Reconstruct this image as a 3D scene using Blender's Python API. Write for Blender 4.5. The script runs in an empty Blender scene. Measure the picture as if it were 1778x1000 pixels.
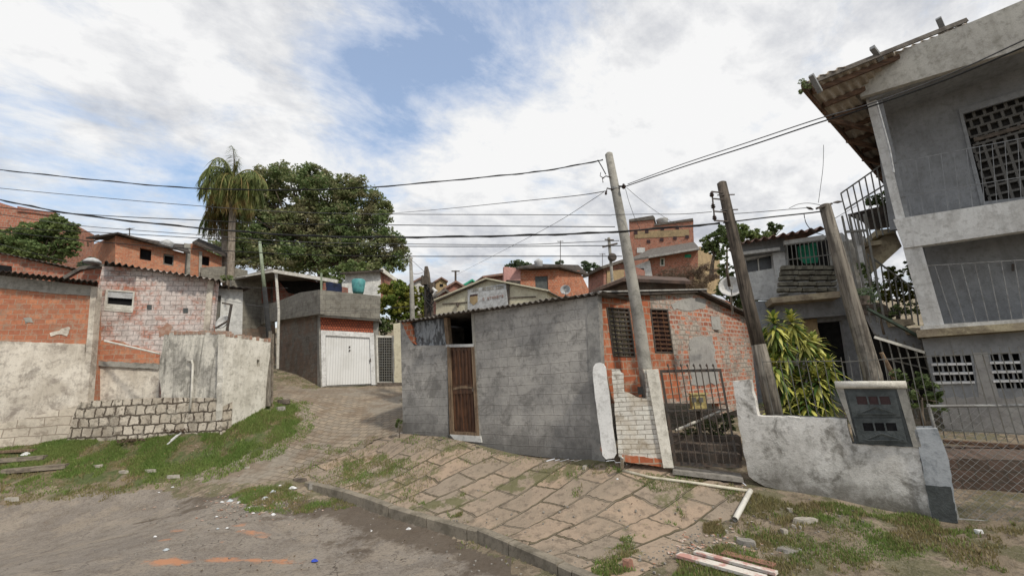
import bpy, math, random
import numpy as np
from mathutils import Vector, Matrix
from mathutils.geometry import tessellate_polygon
import mathutils.noise as mn

# ---------- camera model of the photograph (pixels of the 1778 x 1000 photo) ----------
FL = 727.0; PITCH = math.radians(12.4); ROLL = math.radians(3.0)
_F = np.array([0, math.cos(PITCH), math.sin(PITCH)]); _R0 = np.array([1., 0, 0]); _U0 = np.array([0, -math.sin(PITCH), math.cos(PITCH)])
_R = math.cos(ROLL)*_R0 - math.sin(ROLL)*_U0; _U = math.sin(ROLL)*_R0 + math.cos(ROLL)*_U0
CAM = np.array([0, 0, 2.5])
def ray(px, py):
    d = _F*FL + _R*(px-889) + _U*(500-py)
    return d/d[1]
def P(px, py, Y):
    return CAM + ray(px, py)*Y
# ---------- ground height ----------
_ctl = [  # photo pixel, distance
 (1000,990,5.5),(835,920,7.05),(540,840,9.6),(660,878,8.25),(889,1000,5.45),(300,1000,6.0),(0,1000,6.2),(0,868,10.2),(300,843,10.6),
 (420,830,10.3),(0,775,12.0),(160,752,12.4),(280,745,12.3),(385,748,11.8),(468,702,13.5),(558,672,17),(655,668,17.5),(500,650,18.5),(700,750,11),(805,757,10.05),
 (1050,797,8.05),(1165,812,7.6),(1300,830,7.2),(1655,905,5.7),(1450,860,6.4),(1300,1000,5.0),(1778,1000,4.6),(1778,905,5.4),(600,740,12.6),(640,800,10.5),
 (1180,900,6.6),(900,850,8.0),(690,668,17.6),(480,740,12.6),(200,800,11.4)]
_pts = np.array([P(*c) for c in _ctl] + [(-12,2,.35),(0,0,.3),(8,0,.4),(-25,10,1.3),(-25,3,.6),(9,9.5,.95),(7,7.5,.9),(4,9,1.0),(2.5,9,1.05),(5,12,1.3),(12,6,.8),(16,12,1.4),(0,20,3.1),(8,18,2.2),(-16,19,3.2),(0,14,2.0)])
def _tps(A, z):
    n = len(A); d = np.hypot(A[:,None,0]-A[None,:,0], A[:,None,1]-A[None,:,1])
    K = np.where(d > 0, d*d*np.log(d+1e-9), 0) + np.eye(n)*0.25
    Q = np.hstack([np.ones((n,1)), A]); M_ = np.block([[K, Q],[Q.T, np.zeros((3,3))]])
    return np.linalg.solve(M_, np.concatenate([z, [0,0,0]]))
_cf = _tps(_pts[:,:2], _pts[:,2])
def sstep(a, b, x):
    t = np.clip((x-a)/(b-a), 0, 1); return t*t*(3-2*t)
_kerb = np.array([P(*c)[:2] for c in ((520,832,10.0),(600,856,9.0),(680,885,8.1),(835,925,7.0),(1000,990,5.5))])
_kerb = np.vstack([_kerb, _kerb[-1] + (_kerb[-1]-_kerb[-2])*6])
def kerb_dist(x, y):      # signed distance to the kerb line, > 0 on the pavement side
    x = np.asarray(x, float); y = np.asarray(y, float); best = np.full(x.shape, 1e9); sg = np.ones(x.shape)
    for a, b in zip(_kerb[:-1], _kerb[1:]):
        d = b-a; L2 = d@d; t = np.clip(((x-a[0])*d[0]+(y-a[1])*d[1])/L2, 0, 1)
        qx = x-a[0]-t*d[0]; qy = y-a[1]-t*d[1]; D = np.hypot(qx, qy); s = np.sign(d[0]*qy - d[1]*qx)
        m = D < best; best = np.where(m, D, best); sg = np.where(m, s, sg)
    return best*sg
def H(x, y):
    x = np.asarray(x, float); y = np.asarray(y, float)
    xc = np.clip(x, -26, 17); yc = np.clip(y, 0, 20)
    z = _cf[-3] + _cf[-2]*xc + _cf[-1]*yc
    for i in range(len(_pts)):
        d2 = (xc-_pts[i,0])**2 + (yc-_pts[i,1])**2
        z = z + _cf[i]*0.5*d2*np.log(d2+1e-12)
    z = z + np.maximum(0, np.minimum(y, 75)-20)*0.20 + np.maximum(0, y-75)*-0.05
    k = kerb_dist(x, y)
    z = z - 0.13*(1-sstep(-.03, .03, k))*sstep(-5.2, -4.2, x)*sstep(-4.5, -.6, -np.abs(k))
    return z
def G(px, py):            # where the sight line of a photo pixel meets the ground
    d = ray(px, py); t = 3.0; q = CAM + d*t; st = .1
    while t < 90:
        q = CAM + d*t
        if q[2] <= H(q[0], q[1]): break
        t += st
    lo, hi = t-st, t
    for _ in range(14):
        m = (lo+hi)/2; q = CAM + d*m
        if q[2] <= H(q[0], q[1]): hi = m
        else: lo = m
    return CAM + d*hi

# ---------- camera, sky, sun, exposure ----------
scene = bpy.context.scene
COL = scene.collection
cam = bpy.data.objects.new('camera', bpy.data.cameras.new('camera')); COL.objects.link(cam)
cam.data.sensor_width = 36; cam.data.lens = FL/1778*36; cam.data.clip_start = .05; cam.data.clip_end = 3000
_m = Matrix(((_R[0], _U[0], -_F[0], CAM[0]), (_R[1], _U[1], -_F[1], CAM[1]), (_R[2], _U[2], -_F[2], CAM[2]), (0,0,0,1)))
cam.matrix_world = _m
scene.camera = cam
scene.render.resolution_x = 1024; scene.render.resolution_y = 575
scene.view_settings.view_transform = 'Standard'; scene.view_settings.look = 'None'
scene.view_settings.exposure = 0.05; scene.view_settings.gamma = 1

SUN_EL, SUN_AZ = math.radians(46), math.radians(139)      # azimuth clockwise from +Y
sd = bpy.data.lights.new('sun', 'SUN'); sd.energy = 2.8; sd.angle = math.radians(5); sd.color = (1, .93, .80)
so = bpy.data.objects.new('sun', sd); COL.objects.link(so)
_dir = Vector((math.sin(SUN_AZ)*math.cos(SUN_EL), math.cos(SUN_AZ)*math.cos(SUN_EL), math.sin(SUN_EL)))
so.rotation_euler = _dir.to_track_quat('Z', 'Y').to_euler()

BOOST = 1.0
class NT:                                   # tiny helper for writing node graphs
    def __init__(s, tree): s.t = tree; s.L = tree.links
    def node(s, typ, **kw):
        n = s.t.nodes.new(typ)
        for k, v in kw.items(): setattr(n, k, v)
        return n
    def put(s, inp, v):
        if hasattr(v, 'links') or isinstance(v, bpy.types.NodeSocket): s.L.new(v, inp)
        elif isinstance(v, (tuple, list)) and len(v) == 3 and inp.type == 'RGBA': inp.default_value = (*v, 1)
        else: inp.default_value = v
    def math(s, op, a, b=0.0, clamp=False):
        n = s.node('ShaderNodeMath', operation=op, use_clamp=clamp); s.put(n.inputs[0], a); s.put(n.inputs[1], b); return n.outputs[0]
    def vmath(s, op, a, b=(0,0,0)):
        n = s.node('ShaderNodeVectorMath', operation=op); s.put(n.inputs[0], a); s.put(n.inputs[1], b)
        return n.outputs['Value'] if op in ('DOT_PRODUCT', 'LENGTH', 'DISTANCE') else n.outputs[0]
    def scale(s, a, k):
        n = s.node('ShaderNodeMapping'); s.put(n.inputs['Vector'], a); n.inputs['Scale'].default_value = k if isinstance(k, tuple) else (k,k,k); return n.outputs[0]
    def rot(s, a, ang, loc=(0,0,0)):
        n = s.node('ShaderNodeMapping'); s.put(n.inputs['Vector'], a); n.inputs['Rotation'].default_value = (0,0,ang); n.inputs['Location'].default_value = loc; return n.outputs[0]
    def noise(s, vec, sc, det=5, rough=.6, dist=0, col=False):
        n = s.node('ShaderNodeTexNoise'); s.put(n.inputs['Vector'], vec); n.inputs['Scale'].default_value = sc
        n.inputs['Detail'].default_value = det; n.inputs['Roughness'].default_value = rough; n.inputs['Distortion'].default_value = dist
        if col: return n.outputs['Color']
        return s.math('ADD', s.math('MULTIPLY', s.math('SUBTRACT', n.outputs['Fac'], .5), BOOST), .5, True)
    def vor(s, vec, sc, out='Distance', feature='F1', rand=1.0):
        n = s.node('ShaderNodeTexVoronoi', feature=feature); s.put(n.inputs['Vector'], vec); n.inputs['Scale'].default_value = sc; n.inputs['Randomness'].default_value = rand
        return n.outputs[out]
    def ramp(s, fac, *stops):
        n = s.node('ShaderNodeMapRange', clamp=True); s.put(n.inputs['Value'], fac)
        n.inputs['From Min'].default_value = stops[0]; n.inputs['From Max'].default_value = stops[1]
        n.inputs['To Min'].default_value = stops[2] if len(stops) > 2 else 0; n.inputs['To Max'].default_value = stops[3] if len(stops) > 3 else 1
        return n.outputs[0]
    def mix(s, f, a, b, mode='MIX'):
        n = s.node('ShaderNodeMix', data_type='RGBA', blend_type=mode); s.put(n.inputs[0], f); s.put(n.inputs[6], a); s.put(n.inputs[7], b); return n.outputs[2]
    def sep(s, v):
        n = s.node('ShaderNodeSeparateXYZ'); s.put(n.inputs[0], v); return n.outputs
    def comb(s, x, y, z=0.0):
        n = s.node('ShaderNodeCombineXYZ'); s.put(n.inputs[0], x); s.put(n.inputs[1], y); s.put(n.inputs[2], z); return n.outputs[0]

w = bpy.data.worlds.new('World'); scene.world = w; w.use_nodes = True
t = w.node_tree; t.nodes.clear(); N = NT(t)
sky = N.node('ShaderNodeTexSky', sky_type='NISHITA'); sky.sun_disc = False; sky.sun_elevation = SUN_EL; sky.sun_rotation = SUN_AZ
sky.air_density = 1.7; sky.dust_density = .2; sky.ozone_density = 5.5
bs = N.node('ShaderNodeBackground'); N.put(bs.inputs[0], sky.outputs[0]); bs.inputs[1].default_value = .15
dv = N.node('ShaderNodeTexCoord').outputs['Generated']
dn = N.node('ShaderNodeVectorMath', operation='NORMALIZE'); N.put(dn.inputs[0], dv); D = dn.outputs[0]
X, Y_, Z = N.sep(D)
zz = N.math('ADD', N.math('MAXIMUM', Z, 0.0), .28)
pl = N.comb(N.math('DIVIDE', X, zz), N.math('DIVIDE', Y_, zz))          # a flat cloud deck overhead
pr = N.rot(pl, math.radians(-35))
c1 = N.noise(pr, 2.3, 12, .62, .1)
c2 = N.noise(N.scale(pr, (1.0, 1.5, 1)), 2.6, 12, .66, .35)               # streaked cirrus
cov = N.math('ADD', N.math('MULTIPLY', c1, .45), N.math('MULTIPLY', c2, .55))
def blob(px, py, size, wgt):                                            # opening / bank of the cloud deck in one sky direction
    v = ray(px, py); v = v/np.linalg.norm(v)
    d = N.vmath('DISTANCE', D, tuple(v))
    q = N.math('DIVIDE', d, size)
    return N.math('MULTIPLY', N.math('EXPONENT', N.math('MULTIPLY', N.math('MULTIPLY', q, q), -1.0)), wgt)
cov = N.math('ADD', N.math('MULTIPLY', N.math('SUBTRACT', cov, .5), 2.6), .5)
acc = N.math('ADD', cov, .17)
for a in ((760,60,.20,-.20),(880,130,.20,-.20),(640,150,.14,-.17),(960,40,.14,-.13),(560,40,.16,-.10),(720,200,.10,-.12),(640,285,.08,-.15),(90,330,.20,-.17),(300,290,.13,-.13),(30,260,.14,-.10),
          (1250,150,.40,.26),(300,120,.28,.14),(900,300,.28,.16),(540,210,.13,.10),(120,100,.2,.1)):
    acc = N.math('ADD', acc, blob(*a))
mask = N.ramp(acc, .27, .74, .27, 1.0)
s1 = N.noise(pr, 1.7, 7, .55, .35); s2 = N.noise(N.scale(pr, (1,1.3,1)), 6.5, 12, .66, .15)
shade = N.math('ADD', N.math('MULTIPLY', s1, .65), N.math('MULTIPLY', s2, .35)); shade = N.math('ADD', N.math('MULTIPLY', N.math('SUBTRACT', shade, .5), 2.3), .47)
low = N.ramp(Z, .62, .12, 0, .16)
rt = N.ramp(X, .1, .6, 0, .03)
sf = N.ramp(N.math('ADD', N.math('ADD', shade, low), rt), .48, .84)
cc = N.mix(sf, (.90,.90,.90), (.50,.52,.57)); cc = N.mix(N.ramp(mask, .3, .8), (.74,.81,.97), cc)
bc = N.node('ShaderNodeBackground'); N.put(bc.inputs[0], cc); bc.inputs[1].default_value = 1.0
ms = N.node('ShaderNodeMixShader'); N.put(ms.inputs[0], mask); t.links.new(bs.outputs[0], ms.inputs[1]); t.links.new(bc.outputs[0], ms.inputs[2])
wo = N.node('ShaderNodeOutputWorld'); t.links.new(ms.outputs[0], wo.inputs[0])

BOOST = 1.75
SLAB_W, SLAB_H = .72, .51
# ---------- materials ----------
MATS = {}
def mat(name, fn, rough=.9, bump=.3, bdist=.02, metal=0.0, spec=.3):
    """fn(N, uv, pos) -> colour [, height]"""
    m = bpy.data.materials.new(name); m.use_nodes = True; t = m.node_tree; t.nodes.clear(); N = NT(t)
    uv = N.node('ShaderNodeTexCoord').outputs['UV']; pos = N.node('ShaderNodeNewGeometry').outputs['Position']
    r = fn(N, uv, pos); col, h = (r if isinstance(r, tuple) and len(r) == 2 else (r, None))
    b = N.node('ShaderNodeBsdfPrincipled'); N.put(b.inputs['Base Color'], col); b.inputs['Roughness'].default_value = rough
    b.inputs['Metallic'].default_value = metal; b.inputs['Specular IOR Level'].default_value = spec
    if h is not None:
        bp = N.node('ShaderNodeBump'); bp.inputs['Strength'].default_value = bump; bp.inputs['Distance'].default_value = bdist
        N.put(bp.inputs['Height'], h); t.links.new(bp.outputs[0], b.inputs['Normal'])
    o = N.node('ShaderNodeOutputMaterial'); t.links.new(b.outputs[0], o.inputs[0]); MATS[name] = m; return m
def jitter(N, uv, amt=.02, sc=3.0):
    n = N.noise(uv, sc, 3, .6, 0, True)
    return N.vmath('ADD', uv, N.scale(N.vmath('SUBTRACT', n, (.5,.5,.5)), amt))
def n4_(N, pos): return N.noise(N.vmath('ADD', pos, (2,8,1)), 2.6, 8, .7, .3)
def plaster(name, a, b, dark=None, dk=.5, sc=1.0, streak=0.0, courses=0.0, bw=.39, damp=None, **kw):
    dark = dark or tuple(x*.35 for x in a)
    def f(N, uv, pos):
        n1 = N.noise(pos, 1.3*sc, 8, .65); n2 = N.noise(pos, 9*sc, 6, .7); n3 = N.noise(pos, 45*sc, 4, .7)
        c = N.mix(N.ramp(n1, .35, .65), a, b)
        c = N.mix(N.math('MULTIPLY', N.ramp(n2, .5, .75), .45), c, dark)
        n4 = N.noise(N.vmath('ADD', pos, (7,3,1)), 2.1*sc, 9, .72, .4)
        c = N.mix(N.math('MULTIPLY', N.ramp(n4, .52, .68), dk), c, dark)
        if damp:                          # mud splash and damp staining up from the foot of the wall
            x_, y_, z_ = N.sep(pos); hgt = N.math('SUBTRACT', z_, N.math('ADD', damp[1], N.math('MULTIPLY', N.math('SUBTRACT', x_, damp[0]), damp[2])))
            k = N.ramp(N.math('ADD', hgt, N.math('MULTIPLY', N.math('SUBTRACT', n4_(N, pos), .5), damp[3]*1.6)), damp[3], 0.0)
            c = N.mix(N.math('MULTIPLY', k, .8), c, dark)
        if streak:
            st = N.noise(N.scale(uv, (5,.7,1)), 1.0, 8, .7, .5)
            c = N.mix(N.math('MULTIPLY', N.ramp(st, .48, .75), streak), c, dark)
        c = N.mix(N.math('MULTIPLY', N.ramp(n3, .55, .8), .25), c, dark)
        h = N.math('ADD', N.math('MULTIPLY', n2, .6), N.math('MULTIPLY', n3, .4))
        if courses:
            bt = N.node('ShaderNodeTexBrick'); N.put(bt.inputs['Vector'], jitter(N, uv, .05, 2)); bt.inputs['Scale'].default_value = 1
            bt.inputs['Brick Width'].default_value = bw; bt.inputs['Row Height'].default_value = .2; bt.inputs['Mortar Size'].default_value = .012
            bt.inputs['Mortar Smooth'].default_value = 1.0
            brk = N.ramp(N.noise(pos, 1.9, 5, .7), .3, .6, .25, 1)
            c = N.mix(N.math('MULTIPLY', N.math('MULTIPLY', bt.outputs['Fac'], brk), courses), c, dark)
            tone = N.node('ShaderNodeTexBrick'); N.put(tone.inputs['Vector'], jitter(N, uv, .05, 2)); tone.inputs['Scale'].default_value = 1
            for k, v in (('Brick Width', bw), ('Row Height', .2), ('Mortar Size', 0.0)): tone.inputs[k].default_value = v
            tone.inputs['Color1'].default_value = (0,0,0,1); tone.inputs['Color2'].default_value = (1,1,1,1)
            c = N.mix(N.math('MULTIPLY', tone.outputs['Color'], .22), c, dark)
            h = N.math('SUBTRACT', h, N.math('MULTIPLY', bt.outputs['Fac'], .8))
        return c, h
    return mat(name, f, **kw)
def brick(name, c1, c2, mortar, bw=.24, bh=.14, ms=.012, wash=None, wk=(.45,.6), dirt=(.06,.045,.035), dk=.5, jit=.03, wsc=1.4, bias=0.0, rnd=.35, **kw):
    def f(N, uv, pos):
        bt = N.node('ShaderNodeTexBrick'); N.put(bt.inputs['Vector'], jitter(N, uv, jit)); bt.inputs['Scale'].default_value = 1
        for k, v in (('Brick Width', bw), ('Row Height', bh), ('Mortar Size', ms), ('Mortar Smooth', .35), ('Bias', bias)): bt.inputs[k].default_value = v
        N.put(bt.inputs['Color1'], c1); N.put(bt.inputs['Color2'], c2); N.put(bt.inputs['Mortar'], mortar)
        n1 = N.noise(pos, 2.2, 7, .65); n2 = N.noise(pos, 14, 6, .7); c = bt.outputs['Color']
        c = N.mix(N.math('MULTIPLY', N.ramp(n2, .42, .8), rnd), c, tuple(x*.45 for x in c1))
        smear = N.noise(N.vmath('ADD', pos, (3,9,4)), 5.0, 6, .7)
        c = N.mix(N.math('MULTIPLY', N.ramp(smear, .55, .7), .7), c, mortar)
        h = N.math('ADD', N.math('MULTIPLY', bt.outputs['Fac'], -.8), N.math('MULTIPLY', n2, .4))
        if wash:
            wn = N.noise(N.vmath('ADD', pos, (1,5,2)), wsc, 9, .72, .3)
            wn = N.math('ADD', wn, N.math('MULTIPLY', N.noise(N.scale(uv, (2.5,14,1)), 1.0, 5, .7), .22))
            k = N.ramp(wn, wk[0]+.11, wk[1]+.11)
            wc = N.mix(N.ramp(n2, .4, .7), wash, tuple(x*.7 for x in wash))
            wc = N.mix(N.math('MULTIPLY', bt.outputs['Fac'], .85), wc, tuple(x*.45 for x in wash))
            c = N.mix(k, c, wc)
        c = N.mix(N.math('MULTIPLY', N.ramp(n1, .52, .72), dk), c, dirt)
        return c, h
    return mat(name, f, **kw)
def simple(name, a, b=None, sc=6.0, k=1.0, **kw):
    b = b or tuple(x*.55 for x in a)
    def f(N, uv, pos):
        n = N.noise(pos, sc, 6, .7); n2 = N.noise(pos, sc*6, 4, .7)
        c = N.mix(N.math('MULTIPLY', N.ramp(n, .38, .68), k), a, b)
        return N.mix(N.math('MULTIPLY', N.ramp(n2, .5, .8), .35*k), c, b), n2
    return mat(name, f, **kw)
def wood(name, a, b, along=2, sc=1.0, **kw):
    def f(N, uv, pos):
        s = [22*sc]*3; s[along] = 1.4*sc
        n = N.noise(N.scale(pos, tuple(s)), 1, 7, .65, .4); n2 = N.noise(pos, 5, 5, .7)
        c = N.mix(N.ramp(n, .35, .65), a, b)
        return N.mix(N.math('MULTIPLY', N.ramp(n2, .5, .75), .5), c, tuple(x*.4 for x in b)), n
    return mat(name, f, **kw)
def leafmat(name, *cols, rough=.6, trans=.35):
    def build():
        m = bpy.data.materials.new(name); m.use_nodes = True; t = m.node_tree; t.nodes.clear(); N = NT(t)
        g = N.node('ShaderNodeNewGeometry'); pos = g.outputs['Position']; rnd = g.outputs['Random Per Island']
        n = N.noise(pos, .55 if len(cols) > 2 else 1.2, 4, .6)
        c = N.mix(N.ramp(n, .4, .62), cols[0], cols[1])
        if len(cols) > 2: c = N.mix(N.ramp(N.noise(N.vmath('ADD', pos, (9,2,5)), .35, 4, .6), .48, .62), c, cols[2])
        c = N.mix(N.ramp(rnd, 0, 1, 0, .35), c, tuple(x*.45 for x in cols[0]))
        c = N.mix(N.ramp(rnd, .82, 1, 0, .5), c, tuple(min(1, x*2.0) for x in cols[1]))
        d = N.node('ShaderNodeBsdfPrincipled'); N.put(d.inputs['Base Color'], c); d.inputs['Roughness'].default_value = rough; d.inputs['Specular IOR Level'].default_value = .25
        tr = N.node('ShaderNodeBsdfTranslucent'); N.put(tr.inputs[0], c)
        mx = N.node('ShaderNodeMixShader'); mx.inputs[0].default_value = trans; t.links.new(d.outputs[0], mx.inputs[1]); t.links.new(tr.outputs[0], mx.inputs[2])
        o = N.node('ShaderNodeOutputMaterial'); t.links.new(mx.outputs[0], o.inputs[0]); MATS[name] = m; return m
    return build()

ORANGE=(.46,.17,.085); ORANGE2=(.36,.115,.06); MORT=(.34,.30,.26)
brick('brick_orange', (.50,.21,.115), (.36,.13,.075), (.36,.25,.18), bw=.27, bh=.15, dk=.35, dirt=(.22,.17,.13), rnd=.55)
brick('brick_bare', (.46,.15,.07), (.34,.10,.05), (.36,.27,.2), bw=.24, bh=.145, ms=.014, dk=.35)
brick('brick_pink_wash', (.44,.17,.11), (.36,.13,.08), (.20,.15,.12), bw=.30, bh=.16, ms=.014, wash=(.60,.53,.50), wk=(.25,.52), dk=.25, wsc=1.8)
brick('brick_red_house', (.50,.18,.10), (.28,.105,.07), (.42,.37,.32), bw=.22, bh=.115, ms=.018, dk=.30, jit=.045, wash=(.43,.38,.33), wk=(.46,.58), wsc=1.3)
brick('brick_far', (.42,.16,.10), (.33,.12,.075), (.33,.25,.20), bw=.30, bh=.2, ms=.02, dk=.4)
brick('brick_far_dark', (.34,.14,.10), (.26,.10,.075), (.26,.19,.16), bw=.30, bh=.2, ms=.02, dk=.45)
brick('brick_white', (.70,.68,.62), (.58,.55,.50), (.28,.25,.21), bw=.26, bh=.078, ms=.006, dk=.4, dirt=(.36,.28,.18), jit=.03, bump=.8)
brick('stone_lime', (.68,.61,.51), (.46,.40,.32), (.10,.08,.06), bw=.30, bh=.262, ms=.026, dk=.35, dirt=(.16,.12,.09), jit=.19, bump=.9, bdist=.05, wash=(.50,.45,.37), wk=(.56,.66), wsc=2.2)
brick('stone_lime_smooth', (.62,.56,.47), (.50,.44,.36), (.30,.25,.20), bw=.60, bh=.24, ms=.014, dk=.30, dirt=(.20,.17,.13), jit=.08, bump=.5)
brick('brick_brown', (.23,.16,.12), (.17,.13,.10), (.15,.13,.11), bw=.38, bh=.19, ms=.01, dk=.4, wash=(.22,.20,.17), wk=(.45,.62))
brick('terrace_brick', (.17,.11,.085), (.12,.085,.065), (.10,.085,.07), bw=.3, bh=.14, ms=.01, dk=.5)
brick('block_grey', (.245,.23,.195), (.19,.18,.155), (.12,.11,.095), bw=.39, bh=.19, ms=.008, dk=.35)
brick('hollow_brick', (.50,.13,.06), (.42,.10,.05), (.16,.06,.04), bw=.10, bh=.095, ms=.022, dk=.15, jit=.01, bump=.8)
plaster('limewash', (.68,.63,.55), (.50,.45,.38), dark=(.17,.14,.12), dk=.55, streak=.25)
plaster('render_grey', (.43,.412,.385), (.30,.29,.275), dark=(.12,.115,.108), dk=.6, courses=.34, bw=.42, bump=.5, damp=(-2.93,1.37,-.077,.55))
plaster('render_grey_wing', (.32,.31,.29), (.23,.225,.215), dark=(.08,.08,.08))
plaster('wall_white_dirty', (.74,.72,.685), (.56,.54,.505), dark=(.12,.11,.09), dk=.75, streak=.2, damp=(3.6,.80,-.15,.30), bump=.6)
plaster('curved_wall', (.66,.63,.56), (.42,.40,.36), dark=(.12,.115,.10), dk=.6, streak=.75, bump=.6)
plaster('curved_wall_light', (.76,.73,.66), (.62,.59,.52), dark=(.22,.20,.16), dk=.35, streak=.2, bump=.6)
plaster('white_paint', (.76,.76,.75), (.66,.66,.65), dark=(.25,.24,.22), dk=.25)
plaster('cream_wall', (.56,.53,.40), (.50,.46,.35), dark=(.26,.22,.16), dk=.25)
plaster('patch_cement', (.36,.35,.33), (.29,.28,.27), dark=(.17,.16,.15), dk=.3)
plaster('post_concrete', (.35,.335,.30), (.27,.26,.235), dark=(.11,.105,.09), dk=.5)
plaster('house_grey', (.275,.285,.295), (.225,.232,.24), dark=(.13,.13,.13), dk=.2, streak=.35)
plaster('house_fascia', (.48,.465,.42), (.42,.405,.37), dark=(.17,.16,.13), dk=.3, streak=.3)
plaster('house_beam', (.60,.60,.585), (.52,.515,.50), dark=(.22,.21,.19), dk=.25, streak=.35)
plaster('slab_yellow', (.46,.40,.27), (.30,.25,.18), dark=(.12,.09,.06), dk=.6)
plaster('pillar_bluegrey', (.40,.42,.44), (.24,.27,.30), dark=(.12,.13,.14), dk=.6)
plaster('stucco_pink', (.50,.28,.25), (.44,.24,.22), dk=.2)
plaster('stucco_yellow', (.38,.28,.16), (.29,.22,.13), dk=.4)
plaster('stucco_white', (.62,.62,.60), (.48,.48,.47), dark=(.2,.19,.18), dk=.3)
def _tank(N, uv, pos): 
    return N.mix(N.ramp(N.noise(pos, 3, 4), .4, .7), (.08,.27,.27), (.05,.18,.19))
mat('teal', _tank, rough=.5)
simple('roof_cement', (.15,.135,.12), (.07,.06,.052), sc=4)
simple('roof_rusty', (.13,.085,.065), (.06,.045,.038), sc=3)
simple('roof_underside', (.40,.35,.29), (.26,.22,.18), sc=3)
simple('roof_dark', (.075,.06,.05), (.03,.026,.024), sc=4)
simple('roof_light', (.38,.37,.35), (.24,.23,.22), sc=3)
simple('roof_tile', (.26,.15,.12), (.15,.11,.095), sc=5)
simple('void', (.008,.008,.009), (.004,.004,.005))
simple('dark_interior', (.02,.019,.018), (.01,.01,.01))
simple('glass_dark', (.03,.033,.036), (.015,.016,.018), rough=.15, spec=.6)
simple('pvc', (.60,.56,.45), (.44,.40,.31), sc=5, rough=.5)
simple('pvc_white', (.62,.60,.55), (.45,.43,.38), sc=6, rough=.5)
simple('iron', (.06,.056,.052), (.09,.065,.05), sc=12, rough=.7)
simple('iron_pale', (.15,.15,.14), (.13,.12,.10), sc=9, rough=.7)
simple('iron_green', (.05,.075,.055), (.03,.04,.03), sc=9, rough=.7)
simple('galvanised', (.30,.30,.29), (.19,.18,.17), sc=9, rough=.6, metal=.3)
simple('wire_black', (.018,.018,.019), (.012,.012,.012), rough=.6)
simple('wire_grey', (.09,.09,.095), (.05,.05,.05), rough=.6)
simple('dish_grey', (.46,.47,.48), (.30,.30,.30), sc=5, rough=.6)
simple('dish_white', (.62,.62,.61), (.42,.41,.40), sc=5, rough=.6)
simple('box_grey', (.075,.083,.083), (.045,.05,.05), sc=6, rough=.6)
simple('box_trim', (.085,.095,.096), (.05,.058,.058), sc=6, rough=.6)
simple('letter_grey', (.30,.285,.25), (.24,.225,.2), sc=20)
simple('letter_rust', (.34,.24,.21), (.28,.2,.18), sc=20)
simple('meter_red', (.045,.022,.022), (.04,.02,.02), sc=20, rough=.4)
simple('mailbox_yellow', (.55,.47,.22), (.36,.28,.12), sc=12, rough=.6)
simple('porcelain', (.05,.03,.025), (.02,.015,.012), rough=.3)
simple('rubber_dark', (.03,.03,.03), (.02,.02,.02))
simple('curtain_green', (.04,.34,.20), (.02,.17,.10), sc=4)
simple('curtain_beige', (.40,.35,.24), (.28,.24,.16), sc=4)
simple('cloth_blue', (.02,.03,.07), (.012,.016,.03), sc=4)
simple('litter_white', (.72,.72,.72), (.5,.5,.5), sc=30, rough=.6)
simple('litter_pale', (.50,.55,.57), (.35,.38,.40), sc=30, rough=.5)
simple('litter_orange', (.55,.16,.05), (.38,.12,.05), sc=30)
simple('litter_blue', (.03,.08,.50), (.02,.04,.28), sc=30, rough=.4)
simple('stone_mossy', (.17,.16,.125), (.075,.07,.055), sc=7)
simple('stone_pale', (.40,.37,.32), (.27,.24,.20), sc=9)
simple('stone_grey', (.30,.28,.25), (.19,.175,.155), sc=9)
simple('rust_smear', (.30,.17,.12), (.38,.27,.22), sc=9)
simple('coping', (.34,.19,.13), (.30,.25,.21), sc=7)
simple('brick_chip', (.34,.17,.12), (.22,.12,.09), sc=12)
simple('stone_step', (.15,.12,.10), (.08,.068,.055), sc=7)
wood('door_wood', (.125,.06,.032), (.05,.025,.015), bump=.4, rough=.6)
wood('door_wood_dark', (.12,.055,.028), (.05,.025,.015), bump=.4, rough=.6)
wood('frame_wood', (.24,.17,.11), (.13,.09,.06), bump=.3)
wood('pole_wood', (.24,.215,.18), (.095,.082,.068), bump=.6)
wood('pole_wood_dark', (.135,.11,.088), (.05,.042,.034), bump=.6)
wood('pole_pale_green', (.30,.34,.25), (.20,.24,.17), bump=.3)
wood('bark', (.15,.12,.09), (.07,.055,.042), bump=.6)
wood('palm_bark', (.28,.24,.20), (.16,.13,.10), bump=.5)
wood('palm_skirt', (.22,.15,.09), (.12,.08,.05), bump=.5)
wood('plank_grey', (.27,.23,.18), (.15,.125,.10), along=0, bump=.4)
wood('rafter', (.16,.095,.06), (.08,.05,.035), along=0, bump=.4)
def _gar(N, uv, pos):
    u = N.sep(uv)[0]; v = N.sep(uv)[1]
    wv = N.math('PINGPONG', u, .05)
    c = N.mix(N.ramp(wv, .0, .012), (.44,.44,.43), (.70,.70,.69))
    c = N.mix(N.math('MULTIPLY', N.ramp(N.noise(pos, 1.5, 6), .45, .8), .3), c, (.45,.44,.40))
    return c, wv
mat('garage_white', _gar, rough=.55, bump=.6, bdist=.05)
def _plank_red(N, uv, pos):
    n = N.noise(N.scale(uv, (3,30,1)), 1, 5, .7); m_ = N.noise(pos, 4, 4, .6)
    c = N.mix(N.ramp(m_, .58, .72), (.66,.61,.55), (.50,.27,.23)); return N.mix(N.ramp(n, .55, .8), c, (.28,.2,.16)), n
mat('plank_red_white', _plank_red)
def _palegrey(N, uv, pos):
    n = N.noise(N.scale(pos, (3,3,1)), 2.2, 7, .7, .8)
    return N.mix(N.ramp(n, .45, .58), (.05,.055,.06), (.26,.28,.30)), n
mat('plastic_sheet', _palegrey, rough=.3, bump=.8, bdist=.08, spec=.5)
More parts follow.
